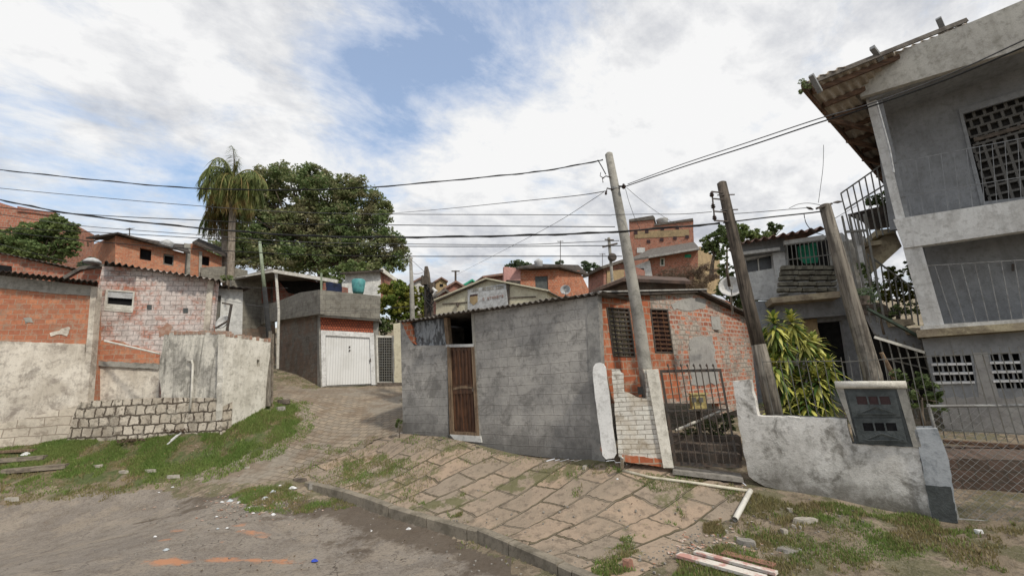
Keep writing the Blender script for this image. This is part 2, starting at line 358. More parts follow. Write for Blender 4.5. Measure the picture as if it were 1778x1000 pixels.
def _lintels(N, uv, pos):
    n = N.noise(uv, 60, 3, .7); return N.mix(N.ramp(n, .4, .6), (.15,.145,.135), (.09,.085,.078)), n
mat('breeze_old', _lintels)
simple('breeze_back', (.055,.052,.048), (.03,.028,.026), sc=5)
simple('litter_mix', (.55,.50,.44), (.35,.14,.07), sc=25)
leafmat('leaf_big', (.20,.235,.10), (.27,.25,.145), (.17,.24,.095))
leafmat('leaf_deep', (.09,.13,.05), (.13,.17,.06))
leafmat('leaf_light', (.15,.21,.045), (.26,.25,.05))
leafmat('leaf_mid', (.14,.20,.075), (.19,.235,.085))
leafmat('leaf_far', (.11,.155,.09), (.14,.18,.10))
leafmat('leaf_palm', (.12,.16,.055), (.19,.21,.07))
leafmat('leaf_palm_old', (.22,.24,.08), (.27,.19,.08))
leafmat('leaf_brown', (.17,.12,.085), (.12,.09,.06))
leafmat('leaf_yellow', (.58,.57,.13), (.66,.64,.22), trans=.2)
leafmat('leaf_dracaena', (.07,.13,.03), (.18,.23,.05), trans=.2)
leafmat('grass', (.16,.24,.06), (.20,.25,.075), trans=.3)
leafmat('grass_dry', (.22,.21,.09), (.27,.22,.11), trans=.3)

def A(N, name):
    n = N.node('ShaderNodeAttribute', attribute_name=name); return n.outputs['Fac']
def _road(N, uv, pos):
    n1 = N.noise(pos, .55, 8, .65, .5); n2 = N.noise(pos, 3.5, 8, .7); n3 = N.noise(pos, 60, 4, .8); v = N.vor(pos, 90)
    c = N.mix(N.ramp(n1, .38, .62), (.195,.17,.148), (.265,.232,.198))
    c = N.mix(N.math('MULTIPLY', N.ramp(n2, .48, .68), .6), c, (.125,.10,.078))
    c = N.mix(N.math('MULTIPLY', N.ramp(N.noise(N.vmath('ADD', pos, (4,4,0)), 1.3, 9, .75), .54, .60), .5), c, (.31,.26,.205))
    c = N.mix(N.math('MULTIPLY', N.ramp(n3, .45, .75), .65), c, (.36,.31,.25)); c = N.mix(N.math('MULTIPLY', N.ramp(N.noise(pos, 22, 5, .8), .5, .72), .6), c, (.09,.075,.062))
    c = N.mix(N.math('MULTIPLY', N.ramp(v, .25, .0), .5), c, (.07,.06,.052))
    crk = N.ramp(N.vor(jitter(N, pos, .5, 3), .9, 'Distance', 'DISTANCE_TO_EDGE'), .012, .0); c = N.mix(N.math('MULTIPLY', crk, N.ramp(n1, .45, .6)), c, (.07,.055,.045))
    k = N.ramp(N.math('ADD', A(N, 'dirt'), N.math('MULTIPLY', N.math('SUBTRACT', n2, .5), .9)), .35, .6)
    c = N.mix(N.math('MULTIPLY', k, .75), c, (.085,.063,.045))
    o = N.ramp(N.math('ADD', A(N, 'stain'), N.math('MULTIPLY', N.math('SUBTRACT', n2, .5), 1.4)), .4, .85)
    c = N.mix(N.math('MULTIPLY', o, .85), c, (.50,.23,.12))
    return c, N.math('ADD', n2, N.math('MULTIPLY', n3, .6))
mat('asphalt', _road, bump=.7, bdist=.02, rough=.85)
def _earth(N, uv, pos):
    n1 = N.noise(pos, .9, 8, .65, .4); n2 = N.noise(pos, 6, 8, .7); n3 = N.noise(pos, 40, 4, .8)
    c = N.mix(N.ramp(n1, .4, .6), (.23,.18,.125), (.33,.265,.195))
    c = N.mix(N.math('MULTIPLY', N.ramp(n2, .5, .65), .7), c, (.11,.085,.06))
    c = N.mix(N.math('MULTIPLY', N.ramp(N.noise(N.vmath('ADD', pos, (5,1,0)), 1.8, 7, .7), .50, .58), .6), c, (.095,.105,.04))
    c = N.mix(N.math('MULTIPLY', N.ramp(n3, .5, .75), .5), c, (.31,.27,.21))
    return c, N.math('ADD', n2, N.math('MULTIPLY', n3, .4))
mat('earth', _earth, bump=.8, bdist=.05)
def _lawn(N, uv, pos):
    n1 = N.noise(pos, 1.6, 8, .7, .4); n2 = N.noise(pos, 12, 6, .7)
    c = N.mix(N.ramp(n1, .42, .6), (.10,.12,.045), (.20,.155,.095)); c = N.mix(N.math('MULTIPLY', N.ramp(n2, .45, .7), .6), c, (.045,.06,.02))
    return c, n2
mat('turf', _lawn, bump=.8, bdist=.05)
def _pave(N, uv, pos):
    q = jitter(N, pos, .05, 1.5); e1 = (math.cos(math.radians(27)), math.sin(math.radians(27))); e2 = (-.755, .656); dt = e1[0]*e2[1]-e1[1]*e2[0]
    v = N.comb(N.math('ADD', N.vmath('DOT_PRODUCT', q, (e2[1]/dt, -e2[0]/dt, 0)), .2), N.math('ADD', N.vmath('DOT_PRODUCT', q, (-e1[1]/dt, e1[0]/dt, 0)), .10))
    bt = N.node('ShaderNodeTexBrick'); N.put(bt.inputs['Vector'], v); bt.inputs['Scale'].default_value = 1
    for k, q in (('Brick Width', SLAB_W), ('Row Height', SLAB_H), ('Mortar Size', .02), ('Mortar Smooth', .5)): bt.inputs[k].default_value = q
    bt.inputs['Color1'].default_value = (.37,.275,.20,1); bt.inputs['Color2'].default_value = (.275,.225,.175,1); bt.inputs['Mortar'].default_value = (.12,.10,.06,1)
    n1 = N.noise(pos, 1.4, 8, .68, .4); n2 = N.noise(pos, 7, 7, .7); n3 = N.noise(pos, 50, 4, .8)
    c = N.mix(N.math('MULTIPLY', N.math('MULTIPLY', bt.outputs['Fac'], N.ramp(n1, .35, .6)), .8), bt.outputs['Color'], (.22,.18,.135))
    c = N.mix(N.math('MULTIPLY', N.ramp(n1, .45, .6), .5), c, (.23,.19,.145))
    c = N.mix(N.math('MULTIPLY', N.ramp(n2, .52, .7), .55), c, (.11,.088,.066))
    c = N.mix(N.math('MULTIPLY', N.ramp(n3, .55, .8), .35), c, (.32,.27,.22))
    ms_ = N.ramp(N.math('ADD', A(N, 'moss'), N.math('MULTIPLY', N.math('SUBTRACT', N.noise(pos, 3.0, 7, .72), .5), 1.6)), .42, .62)
    c = N.mix(N.math('MULTIPLY', ms_, .8), c, (.115,.115,.05))
    h = N.math('ADD', N.math('MULTIPLY', bt.outputs['Fac'], -1.2), N.math('MULTIPLY', n2, .35))
    return c, h
mat('slabs', _pave, bump=1.0, bdist=.05)
def _setts(N, uv, pos):
    v = N.rot(jitter(N, pos, .05, 2.5), math.radians(22))
    bt = N.node('ShaderNodeTexBrick'); N.put(bt.inputs['Vector'], v); bt.inputs['Scale'].default_value = 1
    for k, q in (('Brick Width', .26), ('Row Height', .16), ('Mortar Size', .016), ('Mortar Smooth', .7)): bt.inputs[k].default_value = q
    bt.inputs['Color1'].default_value = (.32,.26,.195,1); bt.inputs['Color2'].default_value = (.24,.205,.165,1); bt.inputs['Mortar'].default_value = (.16,.13,.09,1)
    n1 = N.noise(pos, 1.1, 8, .68, .4); n2 = N.noise(pos, 9, 7, .7)
    c = N.mix(N.ramp(A(N, 'plain'), .4, .6), bt.outputs['Color'], (.27,.235,.19))
    c = N.mix(N.math('MULTIPLY', N.ramp(n1, .46, .62), .55), c, (.17,.12,.08))
    c = N.mix(N.math('MULTIPLY', N.ramp(n2, .5, .75), .4), c, (.10,.08,.055))
    return c, N.math('ADD', N.math('MULTIPLY', bt.outputs['Fac'], -.8), n2)
mat('setts', _setts, bump=.7, bdist=.03)
plaster('kerbstone', (.27,.235,.185), (.20,.175,.14), dark=(.08,.07,.05), dk=.5)
plaster('apron', (.31,.27,.215), (.24,.205,.165), dark=(.13,.105,.08), dk=.5)

# ---------- object helpers ----------
def V(p): return Vector((float(p[0]), float(p[1]), float(p[2])))
def world_loc(o):
    l = Vector((0,0,0))
    while o is not None: l = l + o.location; o = o.parent
    return l
def props(o, label=None, cat=None, group=None, kind=None):
    if label: o['label'] = label
    if cat: o['category'] = cat
    if group: o['group'] = group
    if kind: o['kind'] = kind
    return o
def thing(name, label, cat, loc, group=None):
    o = bpy.data.objects.new(name, None); COL.objects.link(o); o.location = V(loc); o.empty_display_size = .2
    return props(o, label, cat, group)
class MB:
    def __init__(s, u=(1,0)): s.v = []; s.f = []; s.u = Vector((u[0], u[1], 0)).normalized()
    def add(s, vs, fs):
        b = len(s.v); s.v += [V(p) for p in vs]; s.f += [tuple(i+b for i in f) for f in fs]; return s
    def prism(s, loops, vec):                # loops: outer + holes (3D points); extruded by vec
        loops = [[V(p) for p in l] for l in loops]; vec = V(vec); flat = [p for l in loops for p in l]; n = len(flat)
        if len(loops) == 1 and len(flat) <= 4: tri = [tuple(range(n))]
        else: tri = [tuple(t_) for t_ in tessellate_polygon(loops)]
        fs = list(tri) + [tuple(n+i for i in reversed(t_)) for t_ in tri]; k = 0
        for l in loops:
            m = len(l); fs += [(k+i, k+(i+1) % m, n+k+(i+1) % m, n+k+i) for i in range(m)]; k += m
        return s.add(flat+[p+vec for p in flat], fs)
    def box(s, c, size, u=None, tilt=None):
        u = Vector((u[0], u[1], 0)).normalized() if u is not None else s.u; w_ = Vector((-u.y, u.x, 0)); z = Vector((0,0,1))
        if tilt: z = V(tilt).normalized()
        c = V(c); hx, hy, hz = [q/2 for q in size]
        vs = [c+u*a*hx+w_*b*hy+z*d*hz for d in (-1,1) for b in (-1,1) for a in (-1,1)]
        return s.add(vs, [(0,1,3,2),(4,6,7,5),(0,4,5,1),(2,3,7,6),(0,2,6,4),(1,5,7,3)])
    def tube(s, path, r, n=8, cap=True):
        path = [V(p) for p in path]; rs = r if isinstance(r, (list, tuple)) else [r]*len(path); b = len(s.v)
        ref = Vector((0,0,1)); d0 = (path[-1]-path[0]).normalized()
        if abs(d0.z) > .9: ref = Vector((1,0,0))
        for i, p in enumerate(path):
            d = (path[min(i+1, len(path)-1)]-path[max(i-1, 0)]).normalized(); a = d.cross(ref).normalized(); c = a.cross(d)
            s.v += [p+(a*math.cos(2*math.pi*k/n)+c*math.sin(2*math.pi*k/n))*rs[i] for k in range(n)]
        for i in range(len(path)-1):
            s.f += [(b+i*n+k, b+i*n+(k+1) % n, b+(i+1)*n+(k+1) % n, b+(i+1)*n+k) for k in range(n)]
        if cap: s.f += [tuple(b+k for k in reversed(range(n))), tuple(b+(len(path)-1)*n+k for k in range(n))]
        return s
    def bar(s, a, b, w_=.03, t_=.03):        # rectangular bar between two points
        a, b = V(a), V(b); d = (b-a).normalized(); x = d.cross(Vector((0,0,1)));
        if x.length < .1: x = s.u.copy()
        x.normalize(); y = d.cross(x)
        vs = [p+x*i*w_/2+y*j*t_/2 for p in (a, b) for i, j in ((-1,-1),(1,-1),(1,1),(-1,1))]
        return s.add(vs, [(0,3,2,1),(4,5,6,7),(0,1,5,4),(1,2,6,5),(2,3,7,6),(3,0,4,7)])
    def build(s, name, material, parent=None, label=None, cat=None, group=None, kind=None, smooth=False, origin=None):
        me = bpy.data.meshes.new(name)
        if parent is not None: base = world_loc(parent)
        elif origin is not None: base = V(origin)
        elif kind: base = Vector((0,0,0))
        else:
            xs = [p.x for p in s.v]; ys = [p.y for p in s.v]; base = Vector(((min(xs)+max(xs))/2, (min(ys)+max(ys))/2, min(p.z for p in s.v)))
        me.from_pydata([tuple(p) for p in s.v], [], s.f)
        uvl = me.uv_layers.new(name='UVMap'); u = s.u; w_ = Vector((-u.y, u.x, 0)); data = np.zeros(len(me.loops)*2, dtype=np.float32)
        me.calc_loop_triangles()
        for p in me.polygons:
            n = p.normal; an, aw, au = abs(n.z), abs(n.dot(w_)), abs(n.dot(u))
            for li in p.loop_indices:
                q = s.v[me.loops[li].vertex_index]
                if an > .75: a, b = q.dot(u), q.dot(w_)
                elif aw >= au: a, b = q.dot(u), q.z
                else: a, b = q.dot(w_), q.z
                data[li*2] = a; data[li*2+1] = b
        uvl.data.foreach_set('uv', data)
        co = np.array([tuple(p-base) for p in s.v], dtype=np.float32).ravel(); me.vertices.foreach_set('co', co); me.update()
        if smooth: me.polygons.foreach_set('use_smooth', [True]*len(me.polygons))
        me.materials.append(MATS[material]); o = bpy.data.objects.new(name, me); COL.objects.link(o)
        if parent is not None: o.parent = parent
        else: o.location = base
        return props(o, label, cat, group, kind)
def np_mesh(name, verts, faces, material, parent=None, origin=None, smooth=False, **kw):
    """fast path for foliage and ground; faces: (n,3|4) int array"""
    base = np.array(world_loc(parent)) if parent is not None else (np.array(origin, float) if origin is not None else np.zeros(3))
    me = bpy.data.meshes.new(name); nf, k = faces.shape
    me.vertices.add(len(verts)); me.vertices.foreach_set('co', (verts-base).astype(np.float32).ravel())
    me.loops.add(nf*k); me.loops.foreach_set('vertex_index', faces.astype(np.int32).ravel())
    me.polygons.add(nf); me.polygons.foreach_set('loop_start', np.arange(0, nf*k, k, dtype=np.int32)); me.polygons.foreach_set('loop_total', np.full(nf, k, dtype=np.int32))
    me.update(calc_edges=True); me.validate()
    if smooth: me.polygons.foreach_set('use_smooth', [True]*nf)
    me.materials.append(MATS[material]); o = bpy.data.objects.new(name, me); COL.objects.link(o)
    if parent is not None: o.parent = parent
    else: o.location = V(base)
    return props(o, **kw)
class Wall:                                  # a vertical plane through two ground points
    def __init__(s, a, b):
        s.a = np.array(a[:2], float); d = np.array(b[:2], float)-s.a; s.u = d/np.hypot(*d); s.n = np.array([-s.u[1], s.u[0]])
        if s.n @ (CAM[:2]-s.a) < 0: s.n = -s.n
        s.n3 = np.array([s.n[0], s.n[1], 0])
    def at(s, px, py, off=0.0):
        r = ray(px, py); t_ = ((s.a+s.n*off-CAM[:2]) @ s.n)/(r[:2] @ s.n); return CAM+r*t_
    def pts(s, pix, off=0.0): return [s.at(x, y, off) for x, y in pix]
    def slab(s, mb, pix, off=0.0, t=.15, holes=()):
        mb.u = Vector((s.u[0], s.u[1], 0)); mb.prism([s.pts(pix, off)]+[s.pts(h, off) for h in holes], -s.n3*t); return mb
    def panel(s, name, pix, m, parent=None, off=0.0, t=.15, holes=(), **kw):
        return s.slab(MB(s.u), pix, off, t, holes).build(name, m, parent, **kw)
    def sz(s, d, z, off=0.0):                # metric position: d metres along from a
        q = s.a+s.u*d+s.n*off; return np.array([q[0], q[1], z])
def rect(x0, y0, x1, y1): return [(x0,y0),(x1,y0),(x1,y1),(x0,y1)]
def rag(pix, amp=2.0, step=9, seed=1):       # break up a straight outline (chipped edges)
    r = random.Random(seed); out = []
    for i in range(len(pix)):
        a, b = pix[i], pix[(i+1) % len(pix)]; L = math.hypot(b[0]-a[0], b[1]-a[1]); n = max(1, int(L/step))
        for k in range(n):
            t_ = k/n; j = amp if k else 0
            out.append((a[0]+(b[0]-a[0])*t_+r.uniform(-j, j), a[1]+(b[1]-a[1])*t_+r.uniform(-j, j)))
    return out
def corrugated(name, p00, p01, p10, p11, m, parent=None, pitch=.177, amp=.026, th=.012, rows=2, **kw):
    """p00->p01 along the eave (waves run across it), p00->p10 up the slope"""
    p00, p01, p10, p11 = map(V, (p00, p01, p10, p11)); L = max((p01-p00).length, (p11-p10).length); nu = min(900, max(8, int(L/pitch*8)))
    nrm = (p01-p00).cross(p10-p00).normalized(); nrm = nrm if nrm.z > 0 else -nrm; vs = []; r = random.Random(int(L*100)); fs = []
    jag = [r.uniform(-.03, .03) for _ in range(nu//40+2)]
    for lay in (0, 1):
        for j in range(rows+1):
            for i in range(nu+1):
                a = i/nu; b = j/rows; jg = jag[i//40] if j == 0 else 0
                q = (p00*(1-a)+p01*a)*(1-b-jg)+(p10*(1-a)+p11*a)*(b+jg)
                vs.append(q+nrm*(amp*math.sin(a*L/pitch*2*math.pi)-lay*th))
    W_ = nu+1; S = W_*(rows+1)
    for j in range(rows):
        for i in range(nu):
            a = j*W_+i; fs.append((a, a+1, a+1+W_, a+W_)); fs.append((S+a, S+a+W_, S+a+1+W_, S+a+1))
    for i in range(nu): fs.append((i, S+i, S+i+1, i+1)); a = rows*W_+i; fs.append((a, a+1, S+a+1, S+a))
    mb = MB((p01-p00).to_2d().to_tuple()); mb.add(vs, fs); return mb.build(name, m, parent, **kw)
def gz(x, y): return float(H(x, y))
def up(p, dz): return np.array([p[0], p[1], p[2]+dz])

# ================= GROUND =================
def spaced(lo, hi, st, far_lo, far_hi, g=1.35):
    a = list(np.arange(lo, hi+1e-6, st)); s = st; q = lo; left = []
    while q > far_lo: s *= g; q -= s; left.append(q)
    s = st; q = hi; right = []
    while q < far_hi: s *= g; q += s; right.append(q)
    return np.array(left[::-1]+a+right)
gx = spaced(-15.5, 7.5, .085, -900, 900); gy = spaced(3.6, 18.5, .085, -300, 1500)
GX, GY = np.meshgrid(gx, gy); GZ = H(GX, GY); _nx = len(gx)
def vnoise(x, y, sc, seed=0):                # cheap value noise on arrays
    x = np.asarray(x)*sc+seed*17.3; y = np.asarray(y)*sc+seed*5.7; xi = np.floor(x); yi = np.floor(y); fx = x-xi; fy = y-yi
    h = lambda a, b: np.modf(np.abs(np.sin(a*127.1+b*311.7+seed)*43758.5453))[0]
    fx = fx*fx*(3-2*fx); fy = fy*fy*(3-2*fy)
    return (h(xi,yi)*(1-fx)+h(xi+1,yi)*fx)*(1-fy)+(h(xi,yi+1)*(1-fx)+h(xi+1,yi+1)*fx)*fy
def fbm(x, y, sc, seed=0): return sum(vnoise(x, y, sc*2**k, seed+k)*.5**k for k in range(4))/1.875
GZ = GZ + (fbm(GX, GY, 1.3, 3)-.5)*.05*sstep(-60, -20, -np.hypot(GX, GY-9))
_GZ2 = GZ
def inside(poly, x, y):
    x = np.asarray(x); r = np.zeros(x.shape, bool); n = len(poly)
    for i in range(n):
        x0, y0 = poly[i]; x1, y1 = poly[(i+1) % n]
        c = ((y0 > y) != (y1 > y)) & (x < (x1-x0)*(y-y0)/((y1-y0)+1e-12)+x0); r ^= c
    return r
def gp(*pix): return [tuple(G(a, b)[:2]) for a, b in pix]
CXf = (GX[:-1,:-1]+GX[1:,1:])/2; CYf = (GY[:-1,:-1]+GY[1:,1:])/2
WX = CXf+(fbm(CXf, CYf, 1.6, 1)-.5)*.9; WY = CYf+(fbm(CXf, CYf, 1.6, 9)-.5)*.9
KD = kerb_dist(CXf, CYf)
P_road = gp((-300,905),(-120,895),(0,884),(70,868),(170,858),(280,853),(380,856),(470,868),(540,866),(600,868))+[(-2.2,8.6),(2,3.2),(8,-5),(60,-60),(-300,-60),(-300,12)]
P_alley = gp((335,822),(440,792),(525,745),(500,715),(480,700),(478,668),(560,674),(695,669),(697,748),(640,772),(560,803),(515,828),(440,840),(360,834))
P_pave = gp((500,830),(560,800),(650,765),(700,750),(860,790),(1060,800),(1280,830),(1300,862),(1270,905),(1180,955),(1110,1000),(1060,1040),(1000,1050))+[(-.5,5.0),(-5,9.0)]
P_lawn = gp((-500,830),(-200,800),(0,772),(160,750),(280,743),(385,746),(470,698),(500,690),(522,722),(520,748),(440,792),(335,826),(270,842),(90,838),(0,838),(-300,845))
reg = np.zeros(CXf.shape, int)
reg[inside(P_lawn, WX, WY)] = 1
def slab_dz(x, y):                          # slabs have settled unevenly: each one a little higher, lower or tilted
    e1 = np.array([math.cos(math.radians(27)), math.sin(math.radians(27))]); e2 = np.array([-.755, .656]); dt = e1[0]*e2[1]-e1[1]*e2[0]
    a = (x*e2[1]-y*e2[0])/dt+.2; b = (-x*e1[1]+y*e1[0])/dt+.10; row = np.floor(b/SLAB_H); a = a+np.where(row % 2 == 1, 0, SLAB_W*.5); col = np.floor(a/SLAB_W)
    hs = lambda k: np.modf(np.abs(np.sin(row*12.9898+col*78.233+k)*43758.5453))[0]-.5
    return hs(1)*.028+hs(2)*.05*(a/SLAB_W-col-.5)+hs(3)*.04*(b/SLAB_H-row-.5)
reg[inside(P_alley, CXf+(WX-CXf)*.5, CYf+(WY-CYf)*.5)] = 2
reg[inside(P_road, CXf+(WX-CXf)*.7, CYf+(WY-CYf)*.7) & (KD < .0)] = 3
reg[inside(P_pave, CXf+(WX-CXf)*.25, CYf+(WY-CYf)*.25) & (KD > 0)] = 4
vert = np.stack([GX, GY, GZ], -1).reshape(-1, 3)
idx = np.arange(GX.size).reshape(GX.shape); quads = np.stack([idx[:-1,:-1], idx[:-1,1:], idx[1:,1:], idx[1:,:-1]], -1)
def gauss_field(x, y, spots):
    v = np.zeros(x.shape)
    for px, py, sx, sy, k in spots:
        c = G(px, py); v = np.maximum(v, k*np.exp(-((x-c[0])/sx)**2-((y-c[1])/sy)**2))
    return v
def sheet(name, rid, m, attrs={}, lift=0.0):
    q = quads[reg == rid].reshape(-1, 4); used, inv = np.unique(q, return_inverse=True); vv = vert[used].copy(); vv[:,2] += lift+(slab_dz(vv[:,0], vv[:,1]) if rid == 4 else 0)
    o = np_mesh(name, vv, inv.reshape(-1, 4), m, kind='structure', smooth=True)
    for an, fn in attrs.items():
        a = o.data.attributes.new(an, 'FLOAT', 'POINT'); a.data.foreach_set('value', fn(vv[:,0], vv[:,1]).astype(np.float32))
    return o
dirt_spots = [(420,850,1.6,.5,.9),(560,880,1.2,.5,.9),(330,885,.5,.25,.7),(700,925,1.4,.35,.75),(870,985,1.0,.35,.7),(620,960,.35,.3,.55),(1000,1040,1,.4,.7),(760,960,.6,.3,.5),(250,905,.5,.1,.6),(480,900,.5,.12,.7)]
stain_spots = [(290,975,.28,.10,1.2),(300,920,.12,.05,1.0),(285,937,.10,.05,1.0),(390,972,.22,.09,1.1),(450,972,.5,.055,.95),(440,925,.25,.07,1.0),(455,932,.14,.05,1.1),(470,880,.13,.06,1.1),(420,912,.2,.05,.9),(310,920,.15,.03,.9),(385,940,.12,.05,.8),(500,976,.3,.04,.7)]
kd_dirt = lambda x, y: np.exp(-((kerb_dist(x, y)+.30)/.34)**2)*.85*sstep(-6.5, -5.0, x)
sheet('road', 3, 'asphalt', {'dirt': lambda x, y: np.maximum(gauss_field(x, y, dirt_spots), kd_dirt(x, y)), 'stain': lambda x, y: gauss_field(x, y, [(a, b, c*1.35, d*1.5, e*.86) for a, b, c, d, e in stain_spots])})
sheet('pavement', 4, 'slabs', {'moss': lambda x, y: np.maximum(gauss_field(x, y, [(750,880,.7,.3,.8),(640,870,.9,.4,.8),(1000,810,2.0,.35,.75),(800,780,1.8,.3,.5),(690,830,1.0,.5,.6),(1080,960,.3,.3,.7),(1170,850,.6,.3,.5)]), .12)})
sheet('alley_paving', 2, 'setts', {'plain': lambda x, y: np.maximum(gauss_field(x, y, [(420,815,1.3,1.2,1.0),(600,680,2.2,.9,.9),(680,700,1,1.4,.9)]), 0)})
sheet('grass_verge', 1, 'turf')
_q0 = quads[reg == 0].reshape(-1, 4); _q1 = quads[reg != 0].reshape(-1, 4)        # the earth goes on under the road and the slabs
_v = np.concatenate([vert, vert-np.array([0, 0, .10])]); _q = np.concatenate([_q0, _q1+len(vert)])
_us, _inv = np.unique(_q, return_inverse=True); np_mesh('ground', _v[_us], _inv.reshape(-1, 4), 'earth', kind='structure', smooth=True)

# kerb: dressed stones end to end along the edge of the pavement
_kl = [(_kerb[i], _kerb[i+1]) for i in range(len(_kerb)-1)]
mb = MB((.62,-.78)); rr = random.Random(4); carry = .35
for a, b in _kl:
    L = math.hypot(*(b-a)); d = (b-a)/L; s_ = carry
    while s_ < L:
        ln = rr.uniform(.7, 1.0); e = min(s_+ln, L); n = np.array([-d[1], d[0]])
        p0 = a+d*(s_+.008); p1 = a+d*(e-.008); j = rr.uniform(-.012, .012)
        if p1[1] > -3:
            zt0 = gz(*(p0+n*.12))+.018+j; zt1 = gz(*(p1+n*.12))+.018+j
            if p0[0] < -4.3: zt0 -= .03
            o1, o2 = -.075, .065; c = .018
            prof = [(o1, -.35), (o1, -c), (o1+c, 0), (o2-c, .0), (o2, -c), (o2, -.35)]
            vs = [np.array([*(p+n*o), z+dz]) for p, z in ((p0, zt0), (p1, zt1)) for o, dz in prof]
            m_ = len(prof); mb.add(vs, [tuple(range(m_))[::-1], tuple(range(m_, 2*m_))]+[(i, (i+1) % m_, m_+(i+1) % m_, m_+i) for i in range(m_)])
        s_ = e+.001
    carry = 0
mb.build('kerb', 'kerbstone', kind='structure')

# ================= LEFT SIDE =================
TL = dict(t=.2)
W0 = Wall(P(0,775,11.95), P(160,752,12.45))           # limewashed house
h = thing('brick_house', 'house at the left edge with orange brick above grimy limewashed plaster', 'house', P(0,700,12.2))
W0.panel('upper_wall', [(-150,468),(0,482),(160,499),(156,598),(-150,588)], 'brick_orange', h, 0, .2)
W0.panel('plaster_wall', rag([(-150,588),(0,592),(148,598),(146,700),(140,742),(0,738),(-150,730)], 1.5, 14), 'limewash', h, .03, .22)
W0.panel('lintel_band', [(-150,462),(0,478),(163,497),(162,514),(100,510),(0,500),(-150,486)], 'post_concrete', h, .035, .1)
W0.panel('corner_pilaster', [(158,497),(168,498),(148,748),(138,748)], 'limewash', h, .05, .25)
a, b = W0.at(-160,452,.42), W0.at(171,489,.42); a2, b2 = W0.at(-160,440,-3.2), W0.at(171,489,-3.2)
a2[2] = a[2]+.75; b2[2] = b[2]+.75
corrugated('roof', a, b, a2, b2, 'roof_dark', h, rows=3)
# loose flake of plaster, damp patches
W0.panel('plaster_scar', rag([(86,578),(98,575),(118,567),(122,569),(116,584),(104,580),(88,584)], 1, 5), 'limewash', h, .02, .03)
W0.panel('mortar_smear', rag([(40,552),(54,551),(57,560),(44,562)], 1.5, 5), 'post_concrete', h, .015, .02)
def side_wall(W, px, yt, yb, depth, m, par, o0=-.2, sgn=-1):
    MB(W.n).prism([[W.at(px,yt,o0), W.at(px,yt,o0)-W.n3*depth, W.at(px,yb,o0)-W.n3*depth, W.at(px,yb,o0)]], (sgn*W.u[0]*.2, sgn*W.u[1]*.2, 0)).build('side_wall', m, par)
side_wall(W0, 163, 500, 740, 5, 'brick_orange', h)

# stone retaining wall: smooth courses on the left, dark-jointed blocks on the right
W1 = Wall(P(160,752,12.2), P(280,745,12.1))
st = thing('stone_wall', 'limewashed block retaining wall under the two left houses', 'wall', P(160,752,12.3))
W0.panel('smooth_courses', [(-150,726),(0,736),(146,702),(150,765),(60,785),(-150,800)], 'stone_lime_smooth', st, .12, .5)
W1.panel('dark_jointed_blocks', rag([(138,698),(282,690),(388,694),(388,760),(280,760),(150,768),(112,772),(128,720)], 1.5, 14, 3), 'stone_lime', st, .10, .5)

# washed pink house
W2 = Wall(P(150,600,12.75), P(370,560,13.6))
h = thing('washed_house', 'narrow house with pinkish peeling whitewash over brick and one small louvre window', 'house', P(250,700,13))
W2.panel('wall', [(178,462),(250,466),(366,484),(376,487),(366,600),(345,700),(140,712),(165,520),(172,490)], 'brick_pink_wash', h, 0, .22, holes=[[(184,503),(232,506),(229,542),(181,538)]])
W2.panel('bare_brick_band', rag([(163,592),(195,590),(278,612),(276,632),(160,626)], 1.5, 8), 'brick_orange', h, .04, .1)
W2.panel('ledge', rag([(160,626),(276,632),(275,641),(158,634)], 1, 8), 'post_concrete', h, .12, .2)
W2.panel('base_render', rag([(156,634),(277,641),(276,700),(145,712)], 1, 12), 'limewash', h, .05, .2)
W2.panel('corner_pilaster', [(361,486),(371,487),(360,600),(350,600)], 'limewash', h, .05, .2)
W2.panel('rust_stain', rag([(272,568),(290,560),(300,568),(292,584),(276,586)], 3, 6, 5), 'rust_smear', h, .008, .02)
wn = W2.panel('window', [(184,502),(234,506),(230,543),(180,539)], 'pvc_white', h, .02, .06, holes=[[(187,505),(231,508),(228,539),(184,535)]])
W2.panel('pane', [(186,504),(232,507),(228,540),(183,536)], 'void', wn, -.08, .03)
W2.panel('louvre', [(187,506),(231,509),(230,519),(186,516)], 'dish_grey', wn, .0, .02)
W2.panel('sill_board', [(184,527),(229,531),(228,540),(183,536)], 'pvc_white', wn, .03, .03)
for k, (x, y) in enumerate(((259,533),(322,539))):
    W2.panel('vent', rect(x-4,y-4,x+4,y+4), 'box_grey', h, .02, .04)
a, b = W2.at(182,454,.35), W2.at(384,487,.35); a2, b2 = W2.at(182,454,-3.5), W2.at(384,487,-3.5); a2[2] = a[2]+.65; b2[2] = b[2]+.65
corrugated('roof', a, b, a2, b2, 'roof_cement', h, pitch=.22, amp=.04, rows=3)
side_wall(W2, 182, 464, 700, 4, 'brick_bare', h, -.22, 1)
# small gable piece between the roofs
W2b = Wall(P(100,480,14.2), P(180,480,14.6))
h = thing('brick_gable', 'low dark orange brick gable between the two left roofs', 'building', P(140,600,14.3))
W2b.panel('wall', [(86,492),(140,464),(181,462),(172,520),(86,510)], 'brick_far', h, 0, .25)
W2b.panel('roof', [(84,494),(140,462),(183,458),(183,463),(140,468),(86,499)], 'roof_cement', h, .08, .3)
mb = MB(); c = P(160,456,14.2); mb.tube([c+np.array([0,0,-.02]), c+np.array([0,0,.05]), c+np.array([0,0,.13]), c+np.array([0,0,.18])], [.25,.24,.16,.03], 14)
mb.build('tank_lid', 'dish_grey', h, smooth=True)

